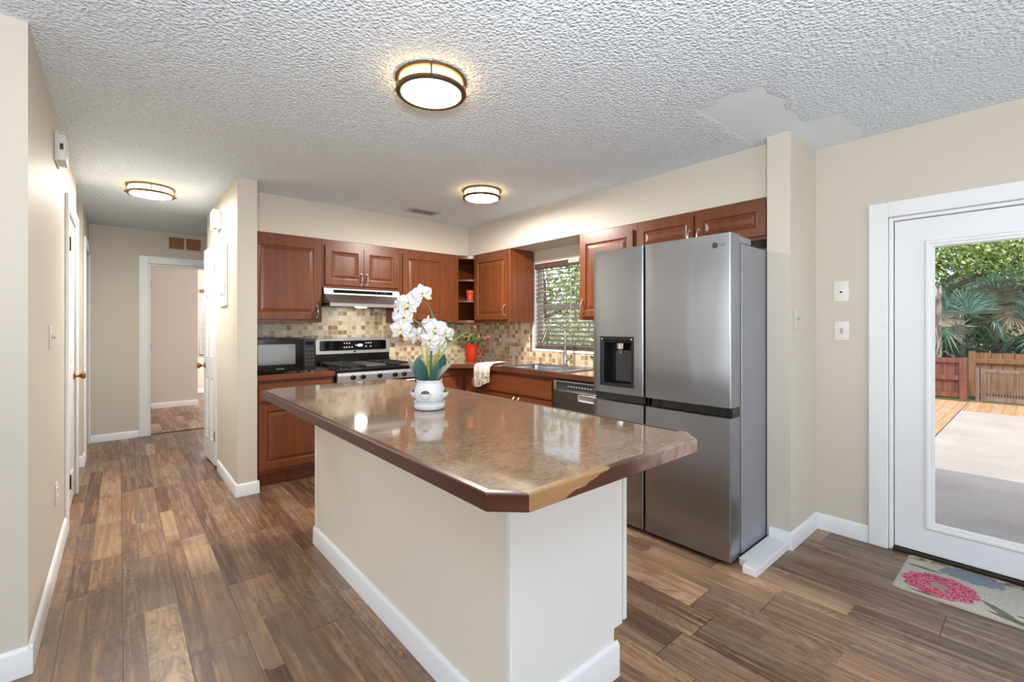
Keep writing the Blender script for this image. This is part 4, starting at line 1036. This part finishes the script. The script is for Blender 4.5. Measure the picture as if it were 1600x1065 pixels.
def flower(p, face, r, roll=0.0):
    z = face.normalized(); x = UP.cross(z).normalized(); y = z.cross(x)
    Mx = Matrix(((x.x, y.x, z.x, p.x), (x.y, y.y, z.y, p.y), (x.z, y.z, z.z, p.z), (0, 0, 0, 1))) @ Matrix.Rotation(roll, 4, 'Z')
    m = MB()
    for a_, l_, w_ in ((0, .95, .42), (2.25, .92, .38), (-2.25, .92, .38)): petal(m, Mx @ Matrix.Translation((0, 0, -.003)), a_, r * l_, r * w_, -.10, .1)
    for a_ in (1.22, -1.22): petal(m, Mx, a_, r * 1.02, r * .62, -.16, -.12)
    fl = leafobj(m, 'flower', M['petal'], t, .0009)
    m = MB()
    L = []
    for s_, r_ in ((0, .10), (.25, .16), (.6, .13), (.9, .05)): L.append([Mx @ Vector((r * r_ * 1.1 * math.cos(a_), -r * .12 - r * s_ * .32 + r * r_ * .5 * math.sin(a_), r * .10 + r * s_ * .25 + r * r_ * .6 * math.sin(a_))) for a_ in [2 * PI * i / 10 for i in range(10)]])
    m.loops(L, True, True)
    for sg in (-1, 1): m.poly([Mx @ Vector(v) for v in ((0, -.05 * r, .08 * r), (sg * .2 * r, -.16 * r, .22 * r), (sg * .12 * r, -.30 * r, .3 * r), (0, -.22 * r, .15 * r))], [(0, 1, 2, 3)])
    m.build('lip', M['lip'], fl)
FB = -FV
for u, v, dep, r, fx_, fu, roll in (
    (662, 459, -.01, .046, .55, .25, .2), (640, 474, -.02, .052, -.05, .12, -.15), (633, 497, -.015, .044, .25, -.1, .3), (629, 515, -.03, .047, -.05, .0, 0),
    (652, 524, .01, .040, .6, -.3, .5), (665, 506, .03, .038, -.8, .3, 0), (682, 513, -.02, .047, .05, .2, .15), (674, 532, -.035, .044, -.1, -.1, -.2), (687, 541, -.01, .044, .75, -.2, .3), (697, 521, .0, .044, .7, .3, 0), (616, 492, .02, .030, -1.4, .1, .4), (619, 476, .02, .030, -1.2, .4, -.3)):
    flower(O(u, v, dep), FB + RV * fx_ + UP * fu, r * 1.1, roll)
m = MB(); c_ = O(636, 529, -.01); m.lathe([(.001, -.014), (.010, -.009), (.013, 0), (.010, .009), (.002, .014)], 12, Matrix.Translation(c_)); m.build('bud', M['lip'], t)

# ------------------------------------------------------------------ orange can with flowers, orange cup
t = thing('watering_can', 'orange red watering can full of coral flowers in the counter corner', 'watering can', (3.02, 4.22, .9057))
m = MB(); m.lathe([(.054, 0), (.058, .006), (.066, .07), (.074, .14), (.080, .185), (.083, .190), (.079, .190), (.073, .16), (.02, .15)], 28); m.build('body', M['orange'], t)
m = MB(); s0 = RV * .07
m.tube([RV * .068 + UP * .05, RV * .10 + UP * .07, RV * .128 + UP * .12, RV * .150 + UP * .165], .0075, 10, [1.3, 1.0, .8, .8]); m.build('spout', M['orange'], t)
m = MB(); m.tube([-RV * .075 + UP * .165, -RV * .03 - FV * .07 + UP * .20, RV * .03 - FV * .07 + UP * .16, RV * .066 - FV * .02 + UP * .11], .0045, 8); m.build('handle', M['orange'], t)
t = thing('artificial_flowers', 'coral artificial flowers with green leaves standing in the orange watering can', 'flowers', (3.02, 4.22, 1.07))
r5 = random.Random(3)
tips = [(.04, .21, 0), (.16, .085, -.02), (.20, .10, -.03), (.22, .115, .02), (-.03, .10, -.08), (-.14, .05, .03), (-.17, .035, 0), (.09, .10, -.06), (.02, .12, .05)]
m = MB()
for a_, h_, d_ in tips: m.tube([UP * .0 + RV * a_ * .1, RV * a_ * .5 + UP * (h_ * .7 + .03) + FV * d_ * .5, RV * a_ + UP * h_ + FV * d_], .0028, 6)
m.build('stem', M['stem'], t)
for i, (a_, h_, d_) in enumerate(tips):
    c_ = RV * a_ + UP * h_ + FV * d_; m = MB()
    for k in range(7):
        an = 2 * PI * k / 7; dv = (RV * math.cos(an) + FV * math.sin(an)) * .7 + UP * .8
        blade(m, arc(c_, c_ + dv * .012, c_ + dv * .022 + UP * .006, 5), .010, (FV.cross(dv) + UP * .1).normalized() if k % 2 else dv.orthogonal().normalized(), lp)
    leafobj(m, 'blossom', M['rose'], t, .0008)
m = MB()
for i in range(46):
    an = r5.uniform(0, 2 * PI); rr = r5.uniform(.03, .15); hh = r5.uniform(.03, .13); c_ = (RV * math.cos(an) * 1.05 + FV * math.sin(an) * .6) * rr + UP * hh
    dv = Vector((r5.uniform(-1, 1), r5.uniform(-1, 1), r5.uniform(-.3, 1))).normalized()
    blade(m, arc(c_, c_ + dv * .03, c_ + dv * .055 - UP * .01, 5), .013, dv.orthogonal().normalized(), lp)
leafobj(m, 'leaves', M['greenleaf'], t, .0008)
t = thing('cup', 'small orange cup standing in the open corner shelf', 'cup', (3.095, 4.345, 1.5935))
m = MB(); m.lathe([(.036, 0), (.040, .004), (.043, .06), (.046, .118), (.049, .124), (.045, .124), (.041, .06), (.01, .01)], 24); m.build('body', M['cup'], t)
m = MB(); m.lathe([(.0452, .100), (.0475, .101), (.048, .107), (.0462, .108)], 24, cap=False); m.build('rim_band', M['rose'], t)

# ------------------------------------------------------------------ blinds
def blind(name, label, y0, y1, x, z0, z1, slat, pitch, tilt, mats, axis='x'):
    t = thing(name, label, 'blind', (0, 0, 0))
    def P(a, d, z): return (x + d, a, z) if axis == 'x' else (a, x + d, z)
    def bx(mb, a0, d0, z0_, a1, d1, z1_, bev=0):
        p, q = P(a0, d0, z0_), P(a1, d1, z1_); mb.box(p[0], p[1], p[2], q[0], q[1], q[2], bev)
    m = MB(); bx(m, y0, -.028, z1 - .055, y1, .028, z1 - .002, .002); hr = m.build('headrail', M[mats[0]], t)
    m = MB(); n = int((z1 - .075 - z0 - .03) / pitch); h = slat / 2
    for i in range(n + 1):
        zc = z0 + .045 + i * pitch; c, s_ = h * math.cos(tilt), h * math.sin(tilt); th = .0015
        vs = [P(y0 + .004, -c, zc - s_ - th), P(y1 - .004, -c, zc - s_ - th), P(y1 - .004, c, zc + s_ - th), P(y0 + .004, c, zc + s_ - th),
              P(y0 + .004, -c, zc - s_ + th), P(y1 - .004, -c, zc - s_ + th), P(y1 - .004, c, zc + s_ + th), P(y0 + .004, c, zc + s_ + th)]
        m.poly(vs, [(0, 3, 2, 1), (4, 5, 6, 7), (0, 1, 5, 4), (1, 2, 6, 5), (2, 3, 7, 6), (3, 0, 4, 7)])
    m.build('slats', M[mats[1]], t, smooth=False)
    m = MB(); bx(m, y0 + .003, -.026, z0 + .002, y1 - .003, .026, z0 + .024, .003); m.build('bottom_rail', M[mats[0]], t)
    m = MB()
    for a in (y0 + .14, y1 - .14, (y0 + y1) / 2):
        for d_ in (-.027, .027): m.cyl(P(a, d_, z0 + .02), P(a, d_, z1 - .05), .0016, 6)
    m.build('ladder_cord', M[mats[2]], t)
    return t, P, hr
t, P_, hr = blind('window_blind', 'dark wooden slat blind in the kitchen window above the sink', WY0 + .014, WY1 - .014, XW + .042, WZ0 + .013, WZ1 - .0125, .050, .0465, math.radians(20), ('blindwood', 'blindslat', 'slatwhite'))
m = MB(); m.cyl(P_(WY1 - .16, -.034, WZ1 - .05), P_(WY1 - .165, -.036, WZ0 + .42), .004, 8); m.cyl(P_(WY1 - .165, -.036, WZ0 + .42), P_(WY1 - .165, -.036, WZ0 + .39), .007, 8); m.build('tilt_wand', M['blindwood'], t)
m = MB()
for dy_ in (.05, .08): m.cyl(P_(WY1 - dy_, -.032, WZ1 - .05), P_(WY1 - dy_, -.033, WZ0 + .45 + dy_ * 2), .0018, 6); m.cyl(P_(WY1 - dy_, -.033, WZ0 + .45 + dy_ * 2), P_(WY1 - dy_, -.033, WZ0 + .42 + dy_ * 2), .008, 8, .003)
m.build('pull_cord', M['blindwood'], t)
m = MB(); a_, b2 = P_(2.98, -.0295, WZ1 - .044), P_(3.12, -.0283, WZ1 - .014); m.box(a_[0], a_[1], a_[2], b2[0], b2[1], b2[2]); st_ = m.build('paper_sticker', M['slatwhite'], hr)
m = MB()
for k in range(6): a_, b2 = P_(3.0 + k * .019, -.0302, WZ1 - .033), P_(3.012 + k * .019, -.0294, WZ1 - .025); m.box(a_[0], a_[1], a_[2], b2[0], b2[1], b2[2])
m.build('print_marks', M['ventback'], hr)
blind('window_blind', 'white slat blind with wooden headrail in the pink bedroom', 1.19, 2.29, 10.715, .73, 2.015, .05, .042, math.radians(20), ('filter', 'slatwhite', 'slatwhite'), 'y')

# ------------------------------------------------------------------ ceiling lights
LG = 'round ceiling lights'
def ceiling_light(x, y, label, rz, glow, z=H):
    t = thing('ceiling_light', label, 'ceiling light', (x, y, z), rz, LG)
    m = MB(); m.lathe([(.10, -.0005), (.160, -.0005), (.163, -.004), (.163, -.012), (.158, -.015), (.146, -.015)], 48); m.build('base_ring', M['bronze'], t)
    m = MB(); m.lathe([(.1445, -.006), (.1445, -.056)], 48, cap=False); m.build('side_diffuser', M['diffside'], t)
    m = MB(); m.lathe([(.1370, -.0655), (.118, -.070), (.07, -.075), (.005, -.077)], 48, cap=False); m.build('diffuser', M[glow], t)
    m = MB(); m.lathe([(.146, -.050), (.158, -.052), (.161, -.056), (.161, -.064), (.156, -.069), (.146, -.071), (.1375, -.068), (.138, -.062), (.146, -.058), (.146, -.050)], 48, cap=False); m.build('lower_ring', M['bronze'], t)
    for k in range(4):
        a = PI / 4 + k * PI / 2; m = MB(); p = (.155 * math.cos(a), .155 * math.sin(a))
        m.cyl((*p, -.013), (*p, -.060), .0042, 8); m.cyl((.160 * math.cos(a), .160 * math.sin(a), -.061), (.169 * math.cos(a), .169 * math.sin(a), -.061), .006, 10); m.build('post', M['bronze'], t)
    return t
ceiling_light(1.095, 1.846, 'round bronze ceiling light nearest the camera, above the island', .25, 'diffuser')
ceiling_light(.196, 4.772, 'round bronze ceiling light in the hallway beside the closet wall', .75, 'diffuserhall')
ceiling_light(2.314, 3.079, 'round bronze ceiling light between the sink and the range', 1.35, 'diffusersink')
# ceiling register
t = thing('ceiling_vent', 'rectangular white metal air vent in the kitchen ceiling', 'vent', (2.285, 4.015, H))
Mr = Matrix.Rotation(math.radians(0), 4, 'Z')
m = MB()
m.box(-.165, -.09, -.008, .165, -.060, -.0005, .002); m.box(-.165, .060, -.008, .165, .09, -.0005, .002); m.box(-.165, -.060, -.008, -.125, .060, -.0005, .002); m.box(.125, -.060, -.008, .165, .060, -.0005, .002)
m.build('frame', M['ventmetal'], t)
m = MB(); m.box(-.125, -.06, -.0015, .125, .06, -.0005); m.build('duct_opening', M['ventback'], t)
m = MB()
for k in range(4): m.box(-.124, -.008, -.001, .124, .008, .001, M=Matrix.Translation((0, -.042 + .028 * k, -.006)) @ Matrix.Rotation(.6, 4, 'X'))
m.build('louvres', M['ventmetal'], t)
# return-air grille over the bedroom door
t = thing('return_vent', 'two-panel brown return air grille on the wall above the bedroom doorway', 'vent', (.615, 6.92, 2.315))
m = MB()
m.box(-.175, -.010, -.085, .175, -.0005, -.07, .002); m.box(-.175, -.010, .07, .175, -.0005, .085, .002); m.box(-.175, -.01, -.07, -.16, -.0005, .07, .002); m.box(.16, -.01, -.07, .175, -.0005, .07, .002); m.box(-.010, -.01, -.07, .010, -.0005, .07, .002)
m.build('frame', M['wall'], t)
for x0, x1 in ((-.16, -.010), (.010, .16)):
    m = MB(); m.box(x0, -.004, -.07, x1, -.001, .07); m.build('filter_panel', M['filter'], t)

# ------------------------------------------------------------------ wall plates and boxes
def plate_on(name, label, cat, p, rz, wd=.075, h=.118, mat=None):
    t = thing(name, label, cat, p, rz)
    m = MB(); m.box(-wd / 2, -.006, -h / 2, wd / 2, -.0005, h / 2, .003, 2); m.build('plate', mat or M['plate'], t); return t
# local front is -y; rz=-90deg faces -x ; rz=+90deg faces +x
t = plate_on('cable_plate', 'blank white wall plate with one hole, above the light switch by the patio door', 'wall plate', (XW, .820, 1.517), -PI / 2, .080, .126)
m = MB(); m.cyl((0, -.0055, -.004), (0, -.009, -.004), .006, 12); m.build('socket', M['dark'], t)
def toggle(t):
    m = MB(); m.box(-.008, -.0085, -.018, .008, -.0055, .018, .001); m.box(-.005, -.022, .0, .005, -.008, .010, .002, M=Matrix.Rotation(.35, 4, 'X')); m.build('toggle', M['ventmetal'], t)
    m = MB()
    for z in (-.042, .042): m.cyl((0, -.0055, z), (0, -.0075, z), .003, 8)
    m.build('screw', M['ventmetal'], t)
t = plate_on('light_switch', 'white toggle light switch on the wall left of the patio door', 'light switch', (XW, .817, 1.272), -PI / 2, .078, .118); toggle(t)
t = plate_on('light_switch', 'cream toggle light switch on the side of the pillar', 'light switch', (3.06, .958, 1.345), 0, .075, .115, M['wall']); toggle(t)
t = plate_on('light_switch', 'white toggle light switch on the left hallway wall', 'light switch', (-.26, 3.19, 1.245), PI / 2); toggle(t)
t = plate_on('wall_outlet', 'white outlet low on the left hallway wall', 'outlet', (-.26, 3.46, .40), PI / 2)
m = MB()
for z in (-.022, .022): m.box(-.016, -.0085, z - .014, .016, -.0055, z + .014, .004)
m.build('socket', M['chime'], t)
# door chimes
t = thing('door_chime', 'grey white door chime box high on the left hallway wall', 'door chime', (-.26, 3.47, 2.25), PI / 2)
m = MB(); m.box(-.075, -.045, -.070, .075, -.0005, .070, .008, 2); m.build('cover', M['chime'], t)
m = MB(); m.box(-.088, -.010, -.080, .088, -.0008, .080, .003); m.build('back_plate', M['chime'], t)
m = MB(); m.box(-.0765, -.034, -.012, -.0745, -.020, .02); m.build('slot', M['ventback'], t)
t = thing('door_chime', 'white door chime box above the closet door', 'door chime', (.68, 4.80, 2.245), -PI / 2)
m = MB(); m.box(-.08, -.062, -.082, .08, -.0005, .082, .006, 2); m.build('cover', M['plate'], t)
m = MB(); m.box(.03, -.05, -.086, .055, -.03, -.0815); m.build('slot', M['ventback'], t)
# electrical panel
t = thing('electrical_panel', 'white electrical panel door on the closet wall facing the hall', 'electrical panel', (.68, 4.555, 1.73), -PI / 2)
m = MB(); m.box(-.165, -.012, -.26, .165, -.0005, .26, .003); m.build('frame', M['plate'], t)
m = MB(); m.box(-.13, -.020, -.16, .13, -.0125, .225, .003); dr = m.build('door', M['plate'], t)
m = MB(); m.box(-.11, -.026, .02, -.09, -.0205, .05, .002); m.build('latch', M['chime'], dr)
m = MB(); m.box(-.08, -.0145, -.235, .06, -.0118, -.185); m.box(-.09, -.0145, -.178, .08, -.0118, -.17); m.build('label_plate', M['chime'], t)

# ------------------------------------------------------------------ door mat
m = MB(); L = [rrect(3.166, .105, .233, .387, .02, z) for z in (.0006, .007)] + [rrect(3.166, .105, .228, .382, .018, .010)]
m.loops(L, True, True); o = m.build('door_mat', M['mat'])
tag(o, 'grey floral rug with a pink peony lying before the patio door', 'door mat')

# ------------------------------------------------------------------ outdoors
PZ0 = -.08
m = MB(); m.box(3.54, -14, -.4, 60, 40, PZ0 - .06); m.box(-40, 12, -.4, 3.54, 40, PZ0 - .06); struct('ground_lawn', m, M['grass'])
m = MB(); m.box(3.545, -4, -.14, 10.45, .872, PZ0); struct('patio_floor', m, M['concrete'])
m = MB(); m.box(3.6, .885, -.14, 11.74, 6.0, PZ0 + .004); struct('deck_floor', m, M['deck'])
m = MB(); m.box(10.46, -4, -.14, 11.86, .875, PZ0 - .002); struct('deck_strip', m, M['deck'])
# red board fence
def vfence(name, label, x, y0, y1, z1, mat, npk, rails, posts, cap=True):
    t = thing(name, label, 'fence', (x, y0, PZ0 + .006), 0)
    Ln = y1 - y0; h = z1 - PZ0; pw = Ln / npk
    m = MB()
    for i in range(npk): m.box(.0, i * pw + .004, .03, .02, (i + 1) * pw - .004, h - .01 - .008 * (i % 2), .002)
    m.build('pickets', mat, t)
    for z in rails:
        m = MB(); m.box(-.042, 0, z - .045, -.001, Ln, z + .045, .003); m.build('rail', mat, t)
    for p in posts:
        m = MB(); m.box(-.10, p - .05, 0, -.002, p + .05, h + .015, .004); m.build('post', mat, t)
    return t
vfence('board_fence', 'reddish weathered board fence at the far edge of the deck', 11.80, .89, 4.6, .70, M['redfence'], 22, (.10, .42, .74), (.06, 1.9, 3.65))
t = thing('lattice_gate', 'grey wooden gate with mesh infill at the end of the patio', 'gate', (11.88, .80, PZ0 + .004), 0)
GH = .60; GL = 1.7
m = MB(); m.box(-.03, -.05, .0, .03, .0, GH + .02, .003); m.box(-.03, -.13, .0, .02, -.07, GH, .003); m.box(-.02, -GL, GH - .06, .02, -.13, GH, .003); m.box(-.02, -GL, .03, .02, -.13, .10, .003); m.build('frame', M['greyfence'], t)
m = MB()
for i in range(44):
    y = -.13 - i * .035; m.box(-.006, y - .012, .10, .006, y, GH - .06)
for i in range(12): m.box(-.010, -GL, .12 + i * .035, -.004, -.13, .126 + i * .035)
m.build('mesh_infill', M['greyfence'], t)
vfence('board_fence', 'tan board fence standing behind the mesh gate', 12.75, -3.6, .95, .79, M['tanfence'], 30, (.12, .70), (.04, 1.5, 3.0, 4.5))

def foliage(mb, c, rad, n, size, rnd, flat=1.0, sz=1.0, hollow=.35):
    for i in range(n):
        while True:
            v = Vector((rnd.uniform(-1, 1), rnd.uniform(-1, 1), rnd.uniform(-1, 1)))
            if hollow < v.length < 1: break
        p = Vector(c) + Vector((v.x * rad, v.y * rad, v.z * rad * flat)) + Vector((rnd.gauss(0, .08), rnd.gauss(0, .08), rnd.gauss(0, .08)))
        q = Vector((rnd.gauss(0, 1), rnd.gauss(0, 1), rnd.gauss(0, 1))).normalized(); a = q.orthogonal().normalized(); b_ = q.cross(a)
        s_ = size * rnd.uniform(.6, 1.3); l_ = s_ * 1.6 * sz
        mb.poly([p - a * l_ * .5, p + b_ * s_ * .42 + q * s_ * .12, p + a * l_ * .5, p - b_ * s_ * .42 + q * s_ * .12], [(0, 1, 2, 3)])
TG = 'trees and shrubs beyond the fence'
def tree(name, label, loc, h, blobs, n, size, mat, seed, trunk=.12, lean=(0, 0)):
    t = thing(name, label, 'tree', loc, 0, TG); rnd = random.Random(seed)
    m = MB(); pts = [(lean[0] * s_, lean[1] * s_, h * s_) for s_ in (0, .3, .6, 1)]
    m.tube(pts, trunk, 10, [1.2, 1, .8, .5])
    for c, r in blobs: m.tube([pts[2], ((pts[2][0] + c[0]) / 2, (pts[2][1] + c[1]) / 2, (pts[2][2] + c[2]) / 2 + .1), c], trunk * .4, 6, [1, .8, .4])
    m.build('trunk', M['bark'], t)
    m = MB(); tot = sum(r ** 2 for c, r in blobs)
    for c, r in blobs: foliage(m, c, r, int(n * r * r / tot), size, rnd, .75)
    m.build('foliage', mat, t, smooth=False, fix=False); return t
def shrub(label, loc, blobs, n, size, mat, seed):
    t = thing('shrub', label, 'shrub', loc, 0, TG); rnd = random.Random(seed)
    m = MB(); tot = sum(r ** 2 for c, r in blobs)
    for c, r in blobs: foliage(m, c, r, int(n * r * r / tot), size, rnd, .8)
    m.build('foliage', mat, t, smooth=False, fix=False)
    m = MB()
    for c, r in blobs: m.tube([(c[0] * .3, c[1] * .3, 0), (c[0], c[1], c[2])], .03, 6)
    m.build('stems', M['bark'], t); return t
def fan_palm(label, loc, h, nf, R, mat, seed, up=.35):
    t = thing('fan_palm', label, 'palm', loc, 0, 'fan palms beyond the fence'); rnd = random.Random(seed)
    m = MB(); m.tube([(0, 0, 0), (.03, .02, h * .5), (0, 0, h)], .11, 10, [1.3, 1, 1]); m.build('trunk', M['bark'], t)
    m = MB()
    for i in range(nf):
        az = 2 * PI * i / nf + rnd.uniform(-.25, .25); el = rnd.uniform(-.35, 1.15) * 1.0 + up * .2
        d = Vector((math.cos(az) * math.cos(el), math.sin(az) * math.cos(el), math.sin(el)))
        c = Vector((0, 0, h)) + d * R * rnd.uniform(.35, .55)
        m.poly([Vector((0, 0, h - .03)), Vector((.02, 0, h)), c + Vector((.008, 0, 0)), c], [(0, 1, 2, 3)])
        dd = (d * .45 + UP * (.85 if el > .35 else -.75)).normalized() if abs(el - .35) > .12 else d
        sd = d.cross(UP).normalized(); nn = sd.cross(dd).normalized(); rr = R * rnd.uniform(.5, .65); nb = 15
        for k in range(nb):
            a = (k / (nb - 1) - .5) * 2.7
            dv = (dd * math.cos(a) + sd * math.sin(a)).normalized(); L_ = rr * (1 - .25 * abs(a) / 1.35)
            wv = nn.cross(dv).normalized() * .017
            mid = c + dv * L_ * .5 + nn * .02; tip = c + dv * L_ - UP * L_ * rnd.uniform(.05, .3)
            m.poly([c, mid - wv + nn * .008, tip, mid + wv + nn * .008, mid], [(0, 1, 4), (1, 2, 4), (2, 3, 4), (3, 0, 4)])
    m.build('fronds', mat, t, smooth=False, fix=False); return t
GZ = PZ0 - .06
fan_palm('teal fan palm just behind the red fence with spiky drooping fronds', (13.5, 1.16, GZ), 1.45, 18, 1.0, M['palm'], 11)
fan_palm('shaded fan palm behind the mesh gate, right of the teal palm', (14.6, .62, GZ), 1.6, 15, .95, M['palmold'], 12)
fan_palm('fan palm at the right side of the patio view behind the tan fence', (13.9, -.1, GZ), 1.3, 15, .95, M['palm'], 13)
fan_palm('tall fan palm farther back with thick old fronds', (17.5, .75, GZ), 2.3, 14, .95, M['palm'], 14)
tree('oak_tree', 'pale barked tree with bright green leaves overhanging the fence', (15.2, 2.6, GZ), 3.2, [((-.9, -1.3, 3.25), 1.0), ((-.8, -2.3, 3.2), 1.05), ((-.6, -3.4, 3.3), 1.1), ((-.2, -.2, 4.2), .9)], 11000, .062, M['fol_bright'], 21, .16, (-.2, -.6))
tree('oak_tree', 'broad tree with mid green crown behind the house roof', (19, -.6, GZ), 3.6, [((0, 0, 3.6), 1.9), ((.2, 2.2, 3.0), 1.4), ((0, -2.2, 3.4), 1.7)], 5200, .12, M['fol_mid'], 22, .2)
tree('oak_tree', 'dark tree at the left edge of the patio view', (17, 3.6, GZ), 2.6, [((0, 0, 2.2), 1.3), ((0, -.8, 1.5), .9), ((-.3, .9, 3.0), 1.2)], 3200, .10, M['fol_dark'], 23, .2)
shrub('low dark shrubs filling the gap above the red fence', (13.1, 1.9, GZ), [((0, 0, .75), .6), ((.3, -.6, .75), .55), ((0, .9, .7), .6)], 2200, .07, M['fol_dark'], 31)
shrub('grey green shrub behind the tan fence', (14.4, -.2, GZ), [((0, 0, .8), .7), ((0, .9, .8), .65), ((.1, -1, .8), .7)], 2600, .08, M['fol_dark'], 32)
shrub('hedge of mixed green bushes below the palms', (16.5, .8, GZ), [((0, 0, .8), .9), ((0, 1.3, .8), .9), ((0, -1.4, .8), .9), ((0, -2.8, .9), 1.0)], 2600, .10, M['fol_mid'], 33)
# hanging moss on a pale trunk
t = thing('mossy_trunk', 'pale leaning trunk hung with moss at the left of the patio view', 'tree trunk', (12.7, 1.44, GZ))
m = MB(); m.tube([(0, 0, 0), (.05, -.03, .9), (.0, .05, 1.7), (.1, .2, 2.6)], .07, 10, [1.3, 1, .9, .6]); m.build('trunk', M['bark'], t)
m = MB(); rnd = random.Random(5)
for i in range(140):
    z = rnd.uniform(.7, 2.3); a = rnd.uniform(0, 2 * PI); p = Vector((.08 * math.cos(a), .09 * math.sin(a), z)); l_ = rnd.uniform(.15, .45)
    m.poly([p, p + Vector((.02, .02, -l_ * .4)), p + Vector((rnd.uniform(-.04, .04), rnd.uniform(-.04, .04), -l_)), p + Vector((-.02, -.02, -l_ * .4))], [(0, 1, 2, 3)])
m.build('hanging_moss', M['moss'], t, smooth=False, fix=False)
# neighbour's house far behind
t = thing('neighbour_house', 'tan house with grey roof half hidden behind the palms', 'house', (24, 1.4, GZ))
m = MB(); m.box(0, -2.4, 0, 6, 2.6, 2.3); m.build('walls', M['stucco'], t)
m = MB(); m.poly([(-.4, -2.9, 2.25), (-.4, 3.1, 2.25), (6.4, 3.1, 2.25), (6.4, -2.9, 2.25), (-.4, .1, 3.5), (6.4, .1, 3.5)], [(0, 1, 4), (2, 3, 5), (1, 2, 5, 4), (3, 0, 4, 5), (0, 3, 2, 1)]); m.build('roof', M['shingle'], t)
m = MB(); m.box(-.02, -.5, 1.0, -.001, .5, 1.9); m.build('window', M['blackglass'], t)
# greenery outside the kitchen window
shrub('bright shrub outside the kitchen window', (7.2, 6.9, GZ), [((0, 0, .9), .9), ((-.4, 1.2, 1.0), 1.0), ((.7, -1.2, .9), .9)], 2600, .09, M['fol_pale'], 41)
tree('yard_tree', 'leafy tree outside the kitchen window', (9.5, 9.6, GZ), 2.8, [((0, 0, 3.0), 1.6), ((-.6, 1.6, 2.6), 1.3), ((.9, -1.8, 2.4), 1.4)], 2600, .11, M['fol_bright'], 42)
tree('yard_tree', 'pale tree farther from the kitchen window', (14.5, 11.0, GZ), 3.0, [((0, 0, 2.8), 1.7), ((.3, 2.2, 2.4), 1.5), ((.4, -2.1, 2.6), 1.5)], 2600, .13, M['fol_pale'], 43)
